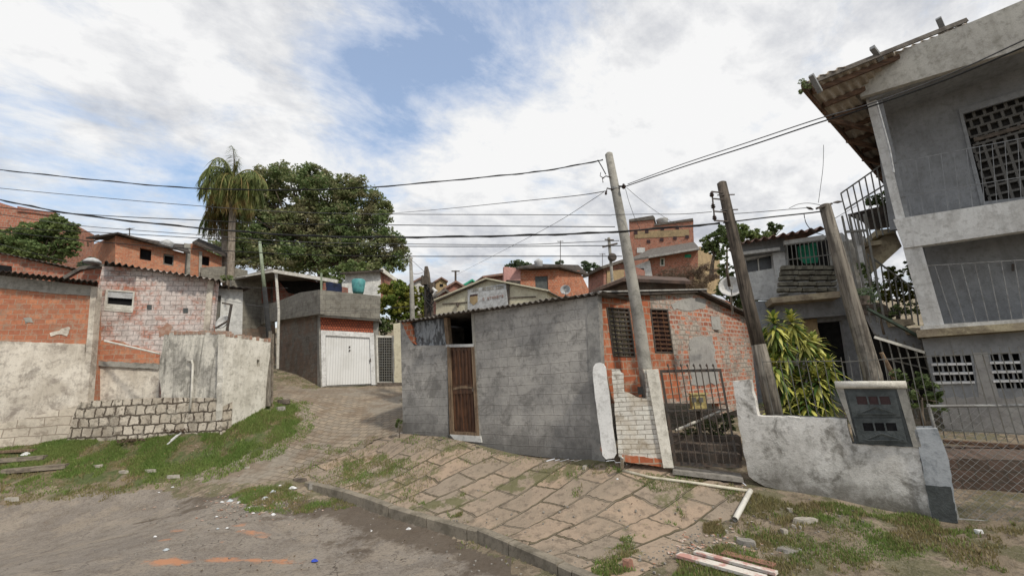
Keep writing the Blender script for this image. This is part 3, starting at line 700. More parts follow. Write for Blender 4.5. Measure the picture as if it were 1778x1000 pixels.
# white annex with dish and bracket behind the curved wall
W3 = Wall(P(372,560,14.2), P(425,560,14.8))
h = thing('white_annex', 'small dirty white annex with a dark doorway at the end of the pinkish house', 'building', P(400,640,14.4))
W3.panel('wall', [(368,500),(422,503),(420,600),(360,600)], 'stucco_white', h, 0, .2, holes=[[(371,512),(384,513),(381,570),(368,570)]])
W3.panel('door', [(370,511),(385,512),(382,572),(366,572)], 'iron_pale', h, -.1, .04)
a, b = W3.at(366,493,.4), W3.at(436,500,.4); a2, b2 = a-W3.n3*3+np.array([0,0,.35]), b-W3.n3*3+np.array([0,0,.35])
corrugated('roof', a, b, a2, b2, 'roof_dark', h, pitch=.2)
def dish(name, c, r, aim, m, label, depth=.16, arm=True, post=None, group=None):
    aim = V(aim).normalized(); x = aim.orthogonal().normalized(); y = aim.cross(x); c = V(c); t_ = thing(name, label, 'satellite dish', c, group)
    vs = []; fs = []; n = 24; K = 5
    for lay in (0, 1):
        for k in range(K+1):
            q = k/K
            for i in range(n):
                a_ = 2*math.pi*i/n; vs.append(c+(x*math.cos(a_)+y*math.sin(a_))*r*q+aim*(depth*q*q-lay*.015))
    for lay in (0, 1):
        for k in range(K):
            for i in range(n):
                a_ = lay*(K+1)*n+k*n+i; b_ = lay*(K+1)*n+k*n+(i+1) % n; f_ = (a_, b_, b_+n, a_+n); fs.append(f_ if lay == 0 else f_[::-1])
    for i in range(n): a_ = K*n+i; b_ = K*n+(i+1) % n; fs.append((a_, b_, b_+(K+1)*n, a_+(K+1)*n))
    mb = MB(); mb.add(vs, fs); mb.build('reflector', m, t_, smooth=True)
    if arm:
        mb = MB(); e_ = c+aim*r*1.1-Vector((0,0,r*.25)); mb.bar(c-Vector((0,0,r*.9))+aim*depth, e_, .02, .02); mb.box(e_, (.06,.06,.09)); mb.build('feed_arm', 'galvanised', t_)
    if post is not None:
        mb = MB(); mb.tube([c-aim*.02, c-aim*.08, V(post)], .022, 8); mb.build('mount', 'galvanised', t_)
    return t_
dish('satellite_dish', P(392,562,13.6), .24, (-.25,-1,.35), 'dish_white', 'white satellite dish leaning behind the curved wall', arm=False, post=P(398,585,13.9))
br = thing('steel_bracket', 'dark bent steel bracket standing beside the white dish behind the curved wall', 'bracket', P(394,580,13.5))
mb = MB(); mb.bar(P(386,526,13.4), P(402,529,13.4), .05, .05); mb.build('arm', 'iron', br)
mb = MB(); mb.bar(P(402,528,13.4), P(393,580,13.4), .06, .05); mb.build('upright', 'iron', br)
mb = MB(); mb.bar(P(374,570,13.4), P(398,556,13.4), .05, .05); mb.build('brace', 'iron', br)

# curved plaster wall
h = thing('plaster_wall', 'bulging weathered plaster yard wall with brick coping and a white drain pipe on it', 'wall', P(385,748,11.8))
Wc1 = Wall(P(280,745,12.15), P(385,748,11.75)); Wc2 = Wall(P(385,748,11.75), P(468,702,13.4))
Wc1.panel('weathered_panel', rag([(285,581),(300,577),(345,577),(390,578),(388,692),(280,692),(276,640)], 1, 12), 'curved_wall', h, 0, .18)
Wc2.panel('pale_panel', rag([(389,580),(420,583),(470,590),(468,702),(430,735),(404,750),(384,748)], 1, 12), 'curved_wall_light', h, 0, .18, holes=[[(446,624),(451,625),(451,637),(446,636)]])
Wc2.panel('hole_shadow', rect(445,622,452,640), 'void', h, -.16, .02)
Wc1.panel('low_blocks', [(279,690),(388,691),(385,758),(279,758)], 'stone_lime', h, .03, .3)
mb = MB(Wc1.u); rr = random.Random(5)
for Wq, x0, x1, y0, y1 in ((Wc1,287,387,577,576),(Wc2,392,468,580,590)):
    x = x0
    while x < x1:
        w_ = rr.uniform(6, 8); k = (x-x0)/(x1-x0); y = y0+(y1-y0)*k
        if rr.random() < .92: Wq.slab(mb, [(x,y-rr.uniform(.5,3.5)),(x+w_-1.2,y-rr.uniform(.5,3)),(x+w_-1.2,y+4),(x,y+4)], .01, .2)
        x += w_
mb.build('brick_coping', 'coping', h)
mb = MB(); mb.tube([Wc1.at(327,627,.03), Wc1.at(333,626,.07), Wc1.at(335,632,.08), Wc1.at(333,680,.08), Wc1.at(330,712,.08)], .03, 10)
mb.build('drain_pipe', 'pvc_white', smooth=True, label='cream plastic drain pipe running down the curved plaster wall', cat='pipe')
MB().tube([P(182,592,12.35), P(277,614,11.95)], .03, 8).build('plastic_pipe', 'pvc_white', label='thin whitish pipe lying slanted across the pinkish house wall', cat='pipe')
t_ = thing('gate_post', 'worn grey timber post at the alley end of the curved wall', 'post', P(468,702,13.3))
MB().tube([P(469,575,13.35), P(467,640,13.3), P(466,705,13.25)], [.055,.065,.07], 10).build('post', 'pole_wood', t_)
MB().bar(P(473,580,13.45), P(471,700,13.4), .07, .07).build('timber_stake', 'plank_grey', t_)

# far left: bigger brick block, old roofs, orange brick house behind
Wf = Wall(P(0,420,30), P(95,420,31)); 
h = thing('brick_building', 'rough orange brick block at the top left corner behind the leafy tree', 'building', P(40,500,30))
Wf.panel('wall', [(-120,330),(0,352),(32,362),(95,371),(93,480),(-120,480)], 'brick_far', h, 0, 5)
Wf.panel('parapet', [(30,358),(60,364),(96,369),(96,376),(60,370),(30,367)], 'brick_far_dark', h, .1, .3)
Wg = Wall(P(0,450,19), P(110,470,19.5))
h = thing('brick_shed', 'long low orange brick shed with a mossy tin roof behind the left house', 'building', P(50,560,19))
Wg.panel('wall', [(-120,420),(0,440),(120,468),(150,480),(150,520),(-120,520)], 'brick_far', h, 0, .25)
Wg.panel('opening', [(-20,458),(20,462),(20,472),(-20,470)], 'void', h, .02, .03)
a, b = Wg.at(-120,414,.3), Wg.at(170,474,.3); a2 = a-Wg.n3*3.5+np.array([0,0,.2]); b2 = b-Wg.n3*3.5+np.array([0,0,.2])
corrugated('roof', a, b, a2, b2, 'roof_dark', h, pitch=.25)
Wh = Wall(P(200,440,26), P(320,440,28)); Wh2 = Wall(P(200,440,26), P(160,440,28.5))
h = thing('orange_brick_house', 'plain orange brick upper storey with two dark window holes behind the pinkish house', 'house', P(240,500,27))
Wh.panel('wall', [(200,409),(262,424),(322,440),(318,500),(200,500)], 'brick_orange', h, 0, .3, holes=[[(243,430),(263,434),(262,453),(242,450)],[(284,440),(302,443),(301,462),(283,459)]])
Wh2.panel('gable_wall', [(200,409),(160,425),(158,500),(200,500)], 'brick_orange', h, 0, .3)
Wh.panel('window_void', [(240,427),(305,437),(305,465),(240,456)], 'void', h, -.31, .05)
w1 = Wh.panel('window', [(284,440),(302,443),(301,462),(283,459)], 'iron_pale', h, -.1, .05, holes=[[(286,444),(300,446),(299,460),(285,457)]])
a, b = Wh.at(196,404,.8), Wh.at(330,440,.8); a2, b2 = Wh.at(160,408,-2.6), Wh.at(330,425,-5); 
mb = MB(Wh.u); mb.prism([[Wh.at(150,412,-2.2), Wh.at(205,403,.6), Wh.at(330,438,.6), Wh.at(322,424,-4)]], (0,0,-.12)); mb.build('roof', 'roof_dark', h)
for k, (x0,y0,x1,y1) in enumerate(((150,413,172,408),(155,420,178,414),(152,418,153,428))):
    MB().bar(P(x0,y0,27.5), P(x1,y1,27.5), .07, .07).build('rafter', 'rafter', h)
Wi = Wall(P(322,450,29), P(385,455,30.5))
h = thing('half_built_annex', 'half finished brick annex with sloping dark roof just left of the tall palm', 'building', P(350,500,29))
Wi.panel('wall', [(320,424),(345,422),(360,436),(385,446),(385,490),(320,490)], 'brick_orange', h, -.1, .3, holes=[[(351,444),(364,446),(363,462),(350,460)]])
Wi.panel('concrete_pillar', [(320,422),(331,424),(330,480),(319,480)], 'post_concrete', h, .02, .3)
Wi.panel('pilaster', [(346,436),(351,437),(350,480),(345,480)], 'post_concrete', h, .02, .3)
Wi.panel('window_void', rect(348,440,367,465), 'void', h, -.42, .05)
Wi.panel('parapet', [(349,464),(400,462),(430,470),(430,490),(349,490)], 'block_grey', h, .5, .2)
mb = MB(Wi.u); mb.prism([[Wi.at(334,420,.5), Wi.at(398,446,.5), Wi.at(400,436,-3), Wi.at(345,414,-3)]], (0,0,-.12)); mb.build('roof', 'roof_dark', h)

# ================= GARAGE AND ALLEY =================
Wgf = Wall(P(558,672,17), P(655,668,17.45)); Wgs = Wall(P(556,672,17), P(482,640,20.2))
h = thing('block_garage', 'grey block garage with a white ribbed door at the end of the alley', 'garage', P(600,670,17.2))
Wgf.panel('front_wall', [(553,545),(657,553),(655,668),(556,672)], 'post_concrete', h, 0, .2, holes=[[(562,578),(645,582),(648,668),(564,670)]])
Wgf.panel('hollow_brick_band', [(556,547),(648,554),(648,578),(557,574)], 'hollow_brick', h, .03, .2)
gd = Wgf.panel('garage_door', [(566,582),(642,585),(645,666),(567,669)], 'garage_white', h, -.02, .05)
Wgf.panel('door_frame', [(557,573),(649,578),(652,668),(645,668),(642,586),(565,582),(566,670),(559,671)], 'white_paint', h, .04, .15)
for (x, y) in ((607,602),(607,608)): Wgf.panel('lock', rect(x-1.2,y-1.2,x+1.2,y+1.2), 'iron', gd, .02, .03)
Wgf.panel('handle', rect(642,622,644,628), 'iron', gd, .05, .04)
Wgs.panel('side_wall', [(556,543),(486,548),(484,642),(520,660),(556,673)], 'brick_brown', h, 0, .2)
Wgs.panel('corner_post', [(557,545),(551,545),(551,671),(557,673)], 'post_concrete', h, .02, .2)
Wgf.panel('parapet_front', [(553,503),(660,514),(659,554),(553,546)], 'block_grey', h, .35, .18)
Wgs.panel('parapet_side', [(556,503),(520,508),(480,524),(405,540),(405,575),(482,556),(556,545)], 'block_grey', h, .32, .18)
Wgf.panel('slab', [(553,545),(659,553),(659,557),(553,549)], 'post_concrete', h, .3, 3.2)
# room on the terrace behind
Wt = Wall(P(405,540,20), P(480,560,22)); 
h = thing('terrace_room', 'mildewed block room with a lean-to roof and dark red brick opening above the garage', 'building', P(440,600,21))
Wt.panel('wall', [(402,482),(440,474),(475,470),(480,640),(405,640)], 'block_grey', h, 0, .25, holes=[[(454,492),(474,488),(474,522),(454,527)]])
Wt.panel('brick_infill', [(450,486),(480,484),(480,526),(450,530)], 'brick_far_dark', h, -.2, .1)
Wt.panel('dirty_foot', rag([(420,572),(478,565),(478,640),(420,620)], 2, 8), 'brick_brown', h, .03, .2)
Wt2 = Wall(P(478,520,21.5), P(600,520,22.5))
Wt2.panel('back_wall', [(474,478),(560,490),(604,500),(604,520),(474,540)], 'brick_far_dark', h, 0, .2)
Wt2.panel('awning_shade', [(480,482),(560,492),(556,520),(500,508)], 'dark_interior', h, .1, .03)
mb = MB(Wt.u); mb.prism([[P(400,484,20), P(478,470,19.2), P(585,490,19.4), P(560,486,22.5), P(470,466,23)]], (0,0,-.08)); mb.build('roof', 'roof_cement', h)
c = thing('carport_frame', 'thin white pipe frame with a long edge beam standing before the terrace room', 'frame', P(487,640,18.9))
MB().bar(P(476,471,18.7), P(586,489,18.7), .15, .15).build('edge_beam', 'pvc_white', c)
MB().bar(P(476,471,18.9), P(404,484,20.2), .07, .07).build('rafter', 'pvc_white', c)
MB().tube([P(479,470,18.8), P(484,540,18.9), P(482,640,19.0)], .06, 8).build('post', 'pvc_white', c)
MB().bar(P(558,474,17.6), P(558,504,17.6), .06, .06).build('thin_pole', 'pole_pale_green', label='short pale pole sticking up from the garage parapet corner', cat='pole')
t_ = thing('clothes', 'dark blue cloth hanging on the terrace above the garage', 'laundry', P(575,500,18.5))
mb = MB(); mb.prism([[P(x, y, 18.4) for x, y in rag([(566,490),(590,492),(594,512),(580,516),(568,512)], 2, 5)]], (0,.06,0)); mb.build('cloth', 'cloth_blue', t_)
Wgt = Wall(P(655,668,17.45), P(684,667,17.6))
t_ = thing('lattice_gate', 'narrow iron lattice gate between the garage and the cream wall', 'gate', P(668,667,17.5))
Wgt.panel('frame', [(653,582),(684,583),(685,667),(655,667)], 'pvc_white', t_, 0, .06, holes=[[(656,586),(681,586),(682,663),(658,663)]])
mb = MB(Wgt.u)
for i in range(1, 7): Wgt.slab(mb, rect(655+i*4.0,586,656.1+i*4.0,663), -.01, .03)
for i in range(1, 18): Wgt.slab(mb, rect(656,586+i*4.4,683,587.3+i*4.4), -.02, .03)
mb.build('lattice', 'iron_pale', t_)
Wgt.panel('backing', rect(655,584,684,666), 'dark_interior', t_, -.35, .05)
Wcw = Wall(P(684,667,17.5), P(800,660,17.9))
h = thing('cream_wall', 'cream painted wall stub just left of the grey house', 'wall', P(690,667,17.5))
Wcw.panel('wall', rag([(683,562),(697,560),(760,556),(760,660),(685,667)], 1, 12), 'cream_wall', h, .05, .25)
Wcw.panel('base_course', [(655,664),(760,664),(760,672),(655,672)], 'stone_step', h, .2, .2)

# small white building with teal tank
Ww = Wall(P(600,500,26), P(662,500,27))
h = thing('white_house', 'small whitewashed house with a slanting roof edge above the garage', 'house', P(630,510,26))
Ww.panel('wall', [(600,474),(661,470),(661,530),(594,530),(594,490),(600,490)], 'stucco_white', h, 0, .3)
Wall(P(661,500,27), P(690,500,30)).panel('side_wall', [(661,470),(684,486),(700,500),(700,530),(661,530)], 'brick_far_dark', h, 0, .3)
mb = MB(Ww.u); mb.prism([[Ww.at(590,473,.5), Ww.at(664,468,.5), P(700,490,31), P(640,476,31)]], (0,0,-.12)); mb.build('roof', 'roof_dark', h)
MB().bar(P(662,468,26.6), P(688,487,28), .1, .25).build('verge_board', 'pvc_white', h)
mb = MB(); c = P(622,507,24); mb.tube([c+np.array([0,0,-.1]), c+np.array([0,0,.02]), c+np.array([0,0,.65]), c+np.array([0,0,.74])], [.28,.32,.40,.34], 20)
mb.build('water_tank', 'teal', smooth=True, label='teal plastic water tank in front of the whitewashed house', cat='water tank')

# ================= BEHIND THE GREY HOUSE =================
Wc = Wall(P(757,560,27), P(950,560,24))
h = thing('cream_gable_building', 'wide cream gabled hall with a faded signboard behind the grey house roof', 'building', P(850,600,25))
Wc.panel('wall', [(757,522),(845,486),(950,506),(951,560),(757,565)], 'cream_wall', h, 0, 5)
mb = MB(Wc.u)
for a_, b_ in (((754,522),(845,484)),((845,484),(953,505))): mb.bar(Wc.at(*a_, .12), Wc.at(*b_, .12), .3, .09)
mb.build('verge_trim', 'cream_wall', h)
mb = MB(Wc.u); mb.prism([[Wc.at(754,524,.25), Wc.at(845,485,.25), Wc.at(845,485,.25)-Wc.n3*5.4, Wc.at(754,524,.25)-Wc.n3*5.4]], (0,0,.05)); mb.prism([[Wc.at(845,485,.25), Wc.at(954,507,.25), Wc.at(954,507,.25)-Wc.n3*5.4, Wc.at(845,485,.25)-Wc.n3*5.4]], (0,0,.05)); mb.build('roof', 'roof_cement', h)
Wc.panel('ledge', [(768,527),(810,524),(810,526),(768,529)], 'stone_step', h, .05, .05)
Wc.panel('ledge', [(884,516),(930,514),(930,516),(884,518)], 'stone_step', h, .05, .05)
Wc.panel('downpipe', rect(881,493,884,530), 'iron', h, .1, .06)
mb = MB(Wc.u); mb.tube([Wc.at(794,526,.1), Wc.at(795,533,.15)], [.12,.05], 8); mb.build('wall_lamp', 'iron', h)
# the signboard: two lines of letters too weathered to read, beside a small shield
sg = thing('sign_board', 'faded grey signboard with two worn lines of letters on the cream hall', 'sign', Wc.at(845,530,.1))
Wc.panel('board', [(812,503),(878,492),(882,530),(812,545)], 'dish_grey', sg, .14, .05)
def worn_line(x0, y0, x1, y1, hgt, n, seed, m='breeze_old'):
    mb = MB(Wc.u); r = random.Random(seed); dx = (x1-x0)/n
    for i in range(n):
        if r.random() < .14: continue
        x = x0+dx*i; y = y0+(y1-y0)*i/n; w_ = dx*.72; k = r.randrange(4)
        st_ = [[rect(x, y, x+w_*.32, y+hgt), rect(x+w_*.3, y, x+w_, y+hgt*.25), rect(x+w_*.3, y+hgt*.75, x+w_, y+hgt)],
              [rect(x, y, x+w_*.3, y+hgt), rect(x+w_*.7, y, x+w_, y+hgt), rect(x+w_*.3, y+hgt*.4, x+w_*.7, y+hgt*.62)],
              [rect(x+w_*.35, y, x+w_*.65, y+hgt), rect(x, y, x+w_, y+hgt*.25)],
              [rect(x, y, x+w_, y+hgt*.25), rect(x, y+hgt*.38, x+w_, y+hgt*.6), rect(x, y+hgt*.75, x+w_, y+hgt), rect(x, y, x+w_*.3, y+hgt)]][k]
        for q in st_: Wc.slab(mb, q, .16+k*.002, .02)
    mb.build('lettering', m, sg)
worn_line(815,501,875,495,5.5,18,1,'letter_grey'); worn_line(838,517,875,511,4.5,9,2,'letter_rust')
Wc.panel('shield', [(816,512),(829,510),(829,524),(822,530),(816,525)], 'stucco_yellow', sg, .16, .02)
Wc.panel('shield_band', [(816,512),(829,510),(829,513),(816,515)], 'meter_red', sg, .17, .02)

Wp = Wall(P(875,500,31), P(970,500,32)); Wp2 = Wall(P(968,500,32), P(1022,500,36))
h = thing('patchy_brick_house', 'orange brick house with a pink end and a grey shutter behind the cream hall', 'house', P(940,560,32))
Wp.panel('wall', [(903,464),(970,465),(970,540),(903,540)], 'brick_bare', h, 0, .3, holes=[[(929,480),(951,479),(952,503),(930,504)]])
Wp.panel('pink_wall', [(875,463),(904,466),(904,540),(875,540)], 'stucco_pink', h, .1, .4)
Wp.panel('shutter', [(929,480),(951,479),(952,503),(930,504)], 'box_grey', h, -.08, .05)
Wp2.panel('side_wall', [(968,466),(1006,470),(1022,502),(1022,540),(968,540)], 'brick_bare', h, 0, .3)
mb = MB(Wp.u); mb.prism([[Wp.at(895,464,.7), Wp.at(972,461,.7), P(1022,476,36), P(1004,460,38), P(930,458,36)]], (0,0,-.14)); mb.build('roof', 'roof_dark', h)
Wp.panel('awning', [(880,486),(904,487),(904,493),(884,490)], 'roof_dark', h, .6, .6)
Wpl = Wall(P(835,500,36), P(880,500,37)); 
h = thing('red_roofed_house', 'small brick house under a thin tiled roof just left of the pink wall', 'house', P(860,520,36))
Wpl.panel('wall', [(843,480),(880,476),(880,520),(843,520)], 'brick_far_dark', h, 0, 3); Wpl.panel('roof', [(838,479),(880,473),(880,477),(838,482)], 'roof_tile', h, .4, 3.5)
dish('satellite_dish', P(982,506,16), .20, (-.15,-1,.25), 'dish_grey', 'small grey satellite dish peeking over the tin roof of the grey house', post=P(983,530,16.6))

# tiny houses on the skyline left of the hall
for x0, x1, yt, yr, Y, m, rm, lab in ((755,778,488,483,60,'stucco_yellow','roof_tile','tiny yellow house with a tiled roof on the skyline beside the thick wooden pole'),
        (772,812,500,490,45,'brick_far_dark','roof_tile','small dark brick house with a reddish gable roof on the skyline beside the thin pole'),
        (808,832,494,487,55,'stucco_white','curtain_green','tiny house with a blue green roof on the skyline left of the cream hall'),
        (758,790,514,505,38,'brick_far_dark','roof_cement','low shed with a grey roof touching the left corner of the cream hall'),
        (712,748,492,484,50,'stucco_white','roof_tile','small pale house with a red roof between the concrete and the wooden pole')):
    Wq = Wall(P(x0,500,Y), P(x1,500,Y+1)); h = thing('distant_house', lab, 'house', P((x0+x1)/2,520,Y)); xm = (x0+x1)/2
    Wq.panel('wall', [(x0+2,yt+1),(xm,yr+1),(x1-2,yt+1),(x1-2,545),(x0+2,545)], m, h, 0, 4)
    mb = MB(Wq.u)
    for a_, b_ in (((x0,yt+2),(xm,yr)),((xm,yr),(x1,yt+2))): p, q = Wq.at(*a_,.4), Wq.at(*b_,.4); mb.prism([[p,q,q-Wq.n3*5,p-Wq.n3*5]], (0,0,.22))
    mb.build('roof', rm, h)
    Wq.panel('window', rect(xm-3,yt+5,xm+3,yt+10), 'void', h, .03, .03)

# tall red brick block and the houses around it
Wm = Wall(P(1092,450,63), P(1206,450,59.5))
h = thing('brick_apartments', 'tall unfinished red brick block with rows of tiny windows on the hilltop', 'building', P(1150,500,63))
Wm.panel('wall', [(1092,382),(1134,376),(1136,390),(1203,381),(1207,470),(1096,470)], 'brick_far', h, 0, 6)
Wm.panel('ochre_band', [(1102,402),(1196,398),(1197,410),(1102,414)], 'stucco_yellow', h, .06, .1)
Wm.panel('parapet_band', [(1092,381),(1134,374),(1137,378),(1136,381),(1092,385)], 'roof_cement', h, .2, 6)
Wm.panel('parapet_band', [(1136,389),(1203,379),(1204,383),(1136,392)], 'roof_cement', h, .2, 8)
for (x, y) in ((1123,402),(1150,397),(1176,395),(1126,419),(1149,416),(1172,413),(1193,411),(1130,436),(1104,404)): Wm.panel('window', rect(x-3,y-2.5,x+3,y+3), 'meter_red', h, .1, .06)
mw = Wm.panel('pale_window', rect(1106,430,1120,439), 'stucco_white', h, .12, .08)
Wn = Wall(P(1090,470,50), P(1212,470,47)); Wn2 = Wall(P(1212,470,47), P(1250,470,52))
h = thing('mid_brick_house', 'broad brick house with a shallow brown roof and yellowish end wall below the tall block', 'house', P(1170,520,48))
Wn.panel('wall', [(1126,446),(1212,432),(1212,510),(1126,510)], 'brick_far', h, 0, .4); Wn2.panel('end_wall', [(1211,434),(1216,428),(1250,452),(1250,510),(1211,510)], 'stucco_yellow', h, 0, .4)
Wn.panel('window', rect(1146,448,1154,462), 'pvc_white', h, .1, .1); Wn.panel('pane', rect(1148,450,1152,460), 'iron_green', h, .12, .05); Wn.panel('window', rect(1189,442,1200,447), 'curtain_green', h, .1, .1)
Wn.panel('whitewashed_bay', [(1100,462),(1128,452),(1133,482),(1100,484)], 'stucco_white', h, .6, .6); Wn.panel('window', rect(1109,466,1118,476), 'void', h, .65, .05)
mb = MB(Wn.u); mb.prism([[Wn.at(1088,452,1.2), Wn.at(1215,431,1.2), P(1205,420,55), P(1130,432,56)]], (0,0,-.22)); mb.build('roof', 'roof_cement', h)
Wn.panel('eave_board', [(1126,444),(1214,430),(1214,433),(1126,448)], 'roof_light', h, 1.3, .1)
Ws = Wall(P(1045,470,40), P(1130,480,42))
h = thing('brown_brick_house', 'brownish brick house with a flat eave left of the leaning concrete pole', 'house', P(1070,520,41))
Ws.panel('wall', [(1048,462),(1082,454),(1120,470),(1120,520),(1048,520)], 'brick_far_dark', h, 0, 3); Ws.panel('plaster_wall', [(1054,470),(1084,468),(1084,500),(1054,500)], 'stucco_yellow', h, .1, .2)
Ws.panel('roof', [(1042,463),(1082,450),(1100,452),(1100,456),(1082,455),(1044,467)], 'roof_cement', h, .6, 4)
h = thing('tin_roof_shed', 'low dark gabled roof directly behind the grey house roof', 'building', P(1090,540,14))
Wk = Wall(P(1030,520,14), P(1190,520,13)); Wk.panel('wall', [(1036,500),(1085,484),(1190,488),(1190,530),(1036,530)], 'brick_brown', h, 0, .3)
mb = MB(Wk.u); mb.prism([[Wk.at(1026,504,.5), Wk.at(1082,483,.5), Wk.at(1200,488,.5), Wk.at(1190,482,-3), Wk.at(1092,477,-3)]], (0,0,-.1)); mb.build('roof', 'roof_rusty', h)

# small things on the far roofs
for px, py, Y, r_, hh, m, lab in ((1150,386,63,.9,1.3,'stucco_white','white water tank on top of the tall red brick block'),(935,456,33,.35,.6,'dish_grey','grey water tank on the roof of the brick house with the shutter'),(290,424,28,.4,.6,'dish_grey','pale water tank behind the roof of the orange brick house')):
    c = P(px, py, Y); mb = MB(); mb.tube([c-np.array([0,0,.6]), c+np.array([0,0,hh*.5-.3]), c+np.array([0,0,hh*.5-.2]), c+np.array([0,0,hh*.5])], [r_*.85, r_, r_*1.05, r_*.3], 14); mb.build('water_tank', m, label=lab, cat='water tank', smooth=True)
for px, y0, y1, Y, lab in ((1046,440,470,40,'thin television antenna on the brown brick house'),(973,418,462,33,'tall thin antenna mast above the patchy brick house'),(225,396,415,27,'short television antenna on the orange brick house')):
    t_ = thing('antenna', lab, 'antenna', P(px, y1, Y)); MB().tube([P(px, y0, Y), P(px, y1, Y)], .03, 6).build('mast', 'iron', t_)
    mb = MB(); mb.bar(P(px-5, y0+2, Y), P(px+5, y0+1, Y), .03, .03)
    for k in range(-2, 3): c = P(px+k*2.2, y0+1.5, Y); mb.bar(c-np.array([0,.2,.12]), c+np.array([0,.2,.12]), .02, .02)
    mb.build('array', 'iron', t_)
# ================= GREY BLOCK HOUSE =================
HL, HR = np.array([-2.93,11.0,0]), np.array([1.50,8.02,0])
Wa = Wall(HL, HR); Wb = Wall(HR, P(1222,600,10.4)); Wb2 = Wall(P(1222,600,10.4), P(1300,600,12.2))
h = thing('grey_block_house', 'unpainted grey block house with wooden front door and slanting tin roof, brick wing behind', 'house', (HL+HR)/2+np.array([0,0,1.2]))
Wa.panel('front_wall', [(695,557),(710,583),(718,600),(776,599),(779,755),(783,760),(700,752)], 'render_grey', h, 0, .16)
Wa.panel('front_wall', [(818,543),(1036,509),(1048,800),(940,793),(838,781),(779,762),(777,755),(831,757),(829,680)], 'render_grey', h, 0, .16)
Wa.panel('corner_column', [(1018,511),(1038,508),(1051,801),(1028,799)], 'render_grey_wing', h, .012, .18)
Wa.panel('broken_brick_edge', rag([(697,560),(712,556),(722,598),(713,592),(704,575)], 1.5, 5), 'brick_bare', h, .004, .12)
Wa.panel('plastic_sheet', [(706,562),(770,552),(774,600),(722,602),(712,590)], 'plastic_sheet', h, -.05, .03)
Wa.panel('frame_post', [(770,552),(776,551),(780,600),(775,601)], 'frame_wood', h, .01, .12)
Wa.panel('transom', [(774,598),(822,597),(822,602),(774,603)], 'stucco_white', h, .015, .12)
Wa.panel('jamb', [(818,543),(823,543),(834,757),(829,757)], 'post_concrete', h, .01, .14)
dr = Wa.panel('door', [(779,603),(820,601),(829,752),(785,752)], 'door_wood', h, -.03, .04)
Wa.panel('door_frame', [(776,602),(781,602),(787,749),(826,751),(818,602),(823,602),(832,757),(781,754)], 'frame_wood', h, .02, .1)
mb = MB(Wa.u)
for x in (783.5,790,796.5,803,809.5,815.5): 
    d_ = (x-800)*.01; Wa.slab(mb, [(x-1.3,608),(x+1.3,608),(x+3.6,667),(x+1.0,667)], -.012, .02); Wa.slab(mb, [(x+3.0,684),(x+5.5,684),(x+8.4,745),(x+5.9,745)], -.012, .02)
mb.build('door_slat', 'door_wood_dark', dr)
Wa.panel('lock_rail', [(785,668),(823,667),(824,683),(786,684)], 'door_wood', dr, -.008, .02); Wa.panel('rail_moulding', [(787,673),(800,670),(808,670),(821,672),(821,675),(808,674),(800,674),(787,677)], 'frame_wood', dr, .002, .012)
MB().box(Wa.at(821,677,.03), (.03,.05,.06)).build('door_handle', 'iron', dr)
Wa.panel('door_sill', [(781,754),(834,757),(836,768),(790,764)], 'stucco_white', h, .035, .12)
# walls hidden from the street
MB((0,1)).prism([[np.array([HL[0],HL[1],z]) for z in (1.0,4.05)]+[np.array([HL[0]+2.7,HL[1]+3.9,4.2]), np.array([HL[0]+2.7,HL[1]+3.9,1.0])]], (.15,-.1,0)).build('side_wall', 'render_grey', h)
Wa.panel('inner_wall', [(700,556),(1030,515),(1030,780),(700,745)], 'void', h, -2.2, .05)
# roof: slopes gently back, the corrugated eave seen edge-on
a, b = Wa.at(688,558,.22), Wa.at(1041,506,.22); bk = -Wa.n3*3.4
bkr = np.array([Wb.u[0], Wb.u[1], 0])*3.5*(1 if Wb.u[1] > 0 else -1)-Wb.n3*.75
corrugated('roof', a, b, a+bk+np.array([0,0,.10]), b+bkr+np.array([0,0,.02]), 'roof_cement', h, pitch=.155, amp=.024, rows=4)
mb = MB(Wa.u); mb.bar(Wa.at(697,558,.0), Wa.at(1036,509,.0)-np.array([0,0,.03]), .1, .05); mb.build('wall_plate', 'roof_dark', h)
# brick wing
wl = [(1053,533),(1093,535),(1104,620),(1065,619)]; wr = [(1129,536),(1160,537),(1170,613),(1138,612)]
Wb.panel('wing_wall', [(1036,509),(1112,508),(1222,508),(1262,660),(1262,700),(1060,700),(1050,800),(1046,780)], 'brick_red_house', h, 0, .16, holes=[wl, wr])
Wb.panel('orange_brickwork', [(1037,512),(1128,513),(1130,536),(1129,536),(1138,612),(1170,613),(1174,640),(1185,690),(1060,700),(1046,650)], 'brick_bare', h, .006, .1, holes=[wl])
Wb2.panel('rear_wing_wall', [(1220,508),(1262,522),(1300,548),(1316,700),(1250,720)], 'brick_red_house', h, 0, .16)
Wb.panel('cement_patch', rag([(1196,600),(1206,585),(1236,583),(1246,640),(1250,665),(1200,668)], 3, 8, 2), 'patch_cement', h, .012, .05)
Wb.panel('cement_patch', rag([(1165,528),(1200,516),(1228,520),(1225,534),(1195,540),(1170,538)], 3, 7, 8), 'patch_cement', h, .010, .05)
Wb.panel('cement_patch', rag([(1234,548),(1249,549),(1252,572),(1238,572)], 1, 7, 8), 'patch_cement', h, .010, .05)
Wb.panel('wing_fascia', [(1036,506),(1124,504),(1226,501),(1228,507),(1124,512),(1037,512)], 'roof_dark', h, .12, .1)
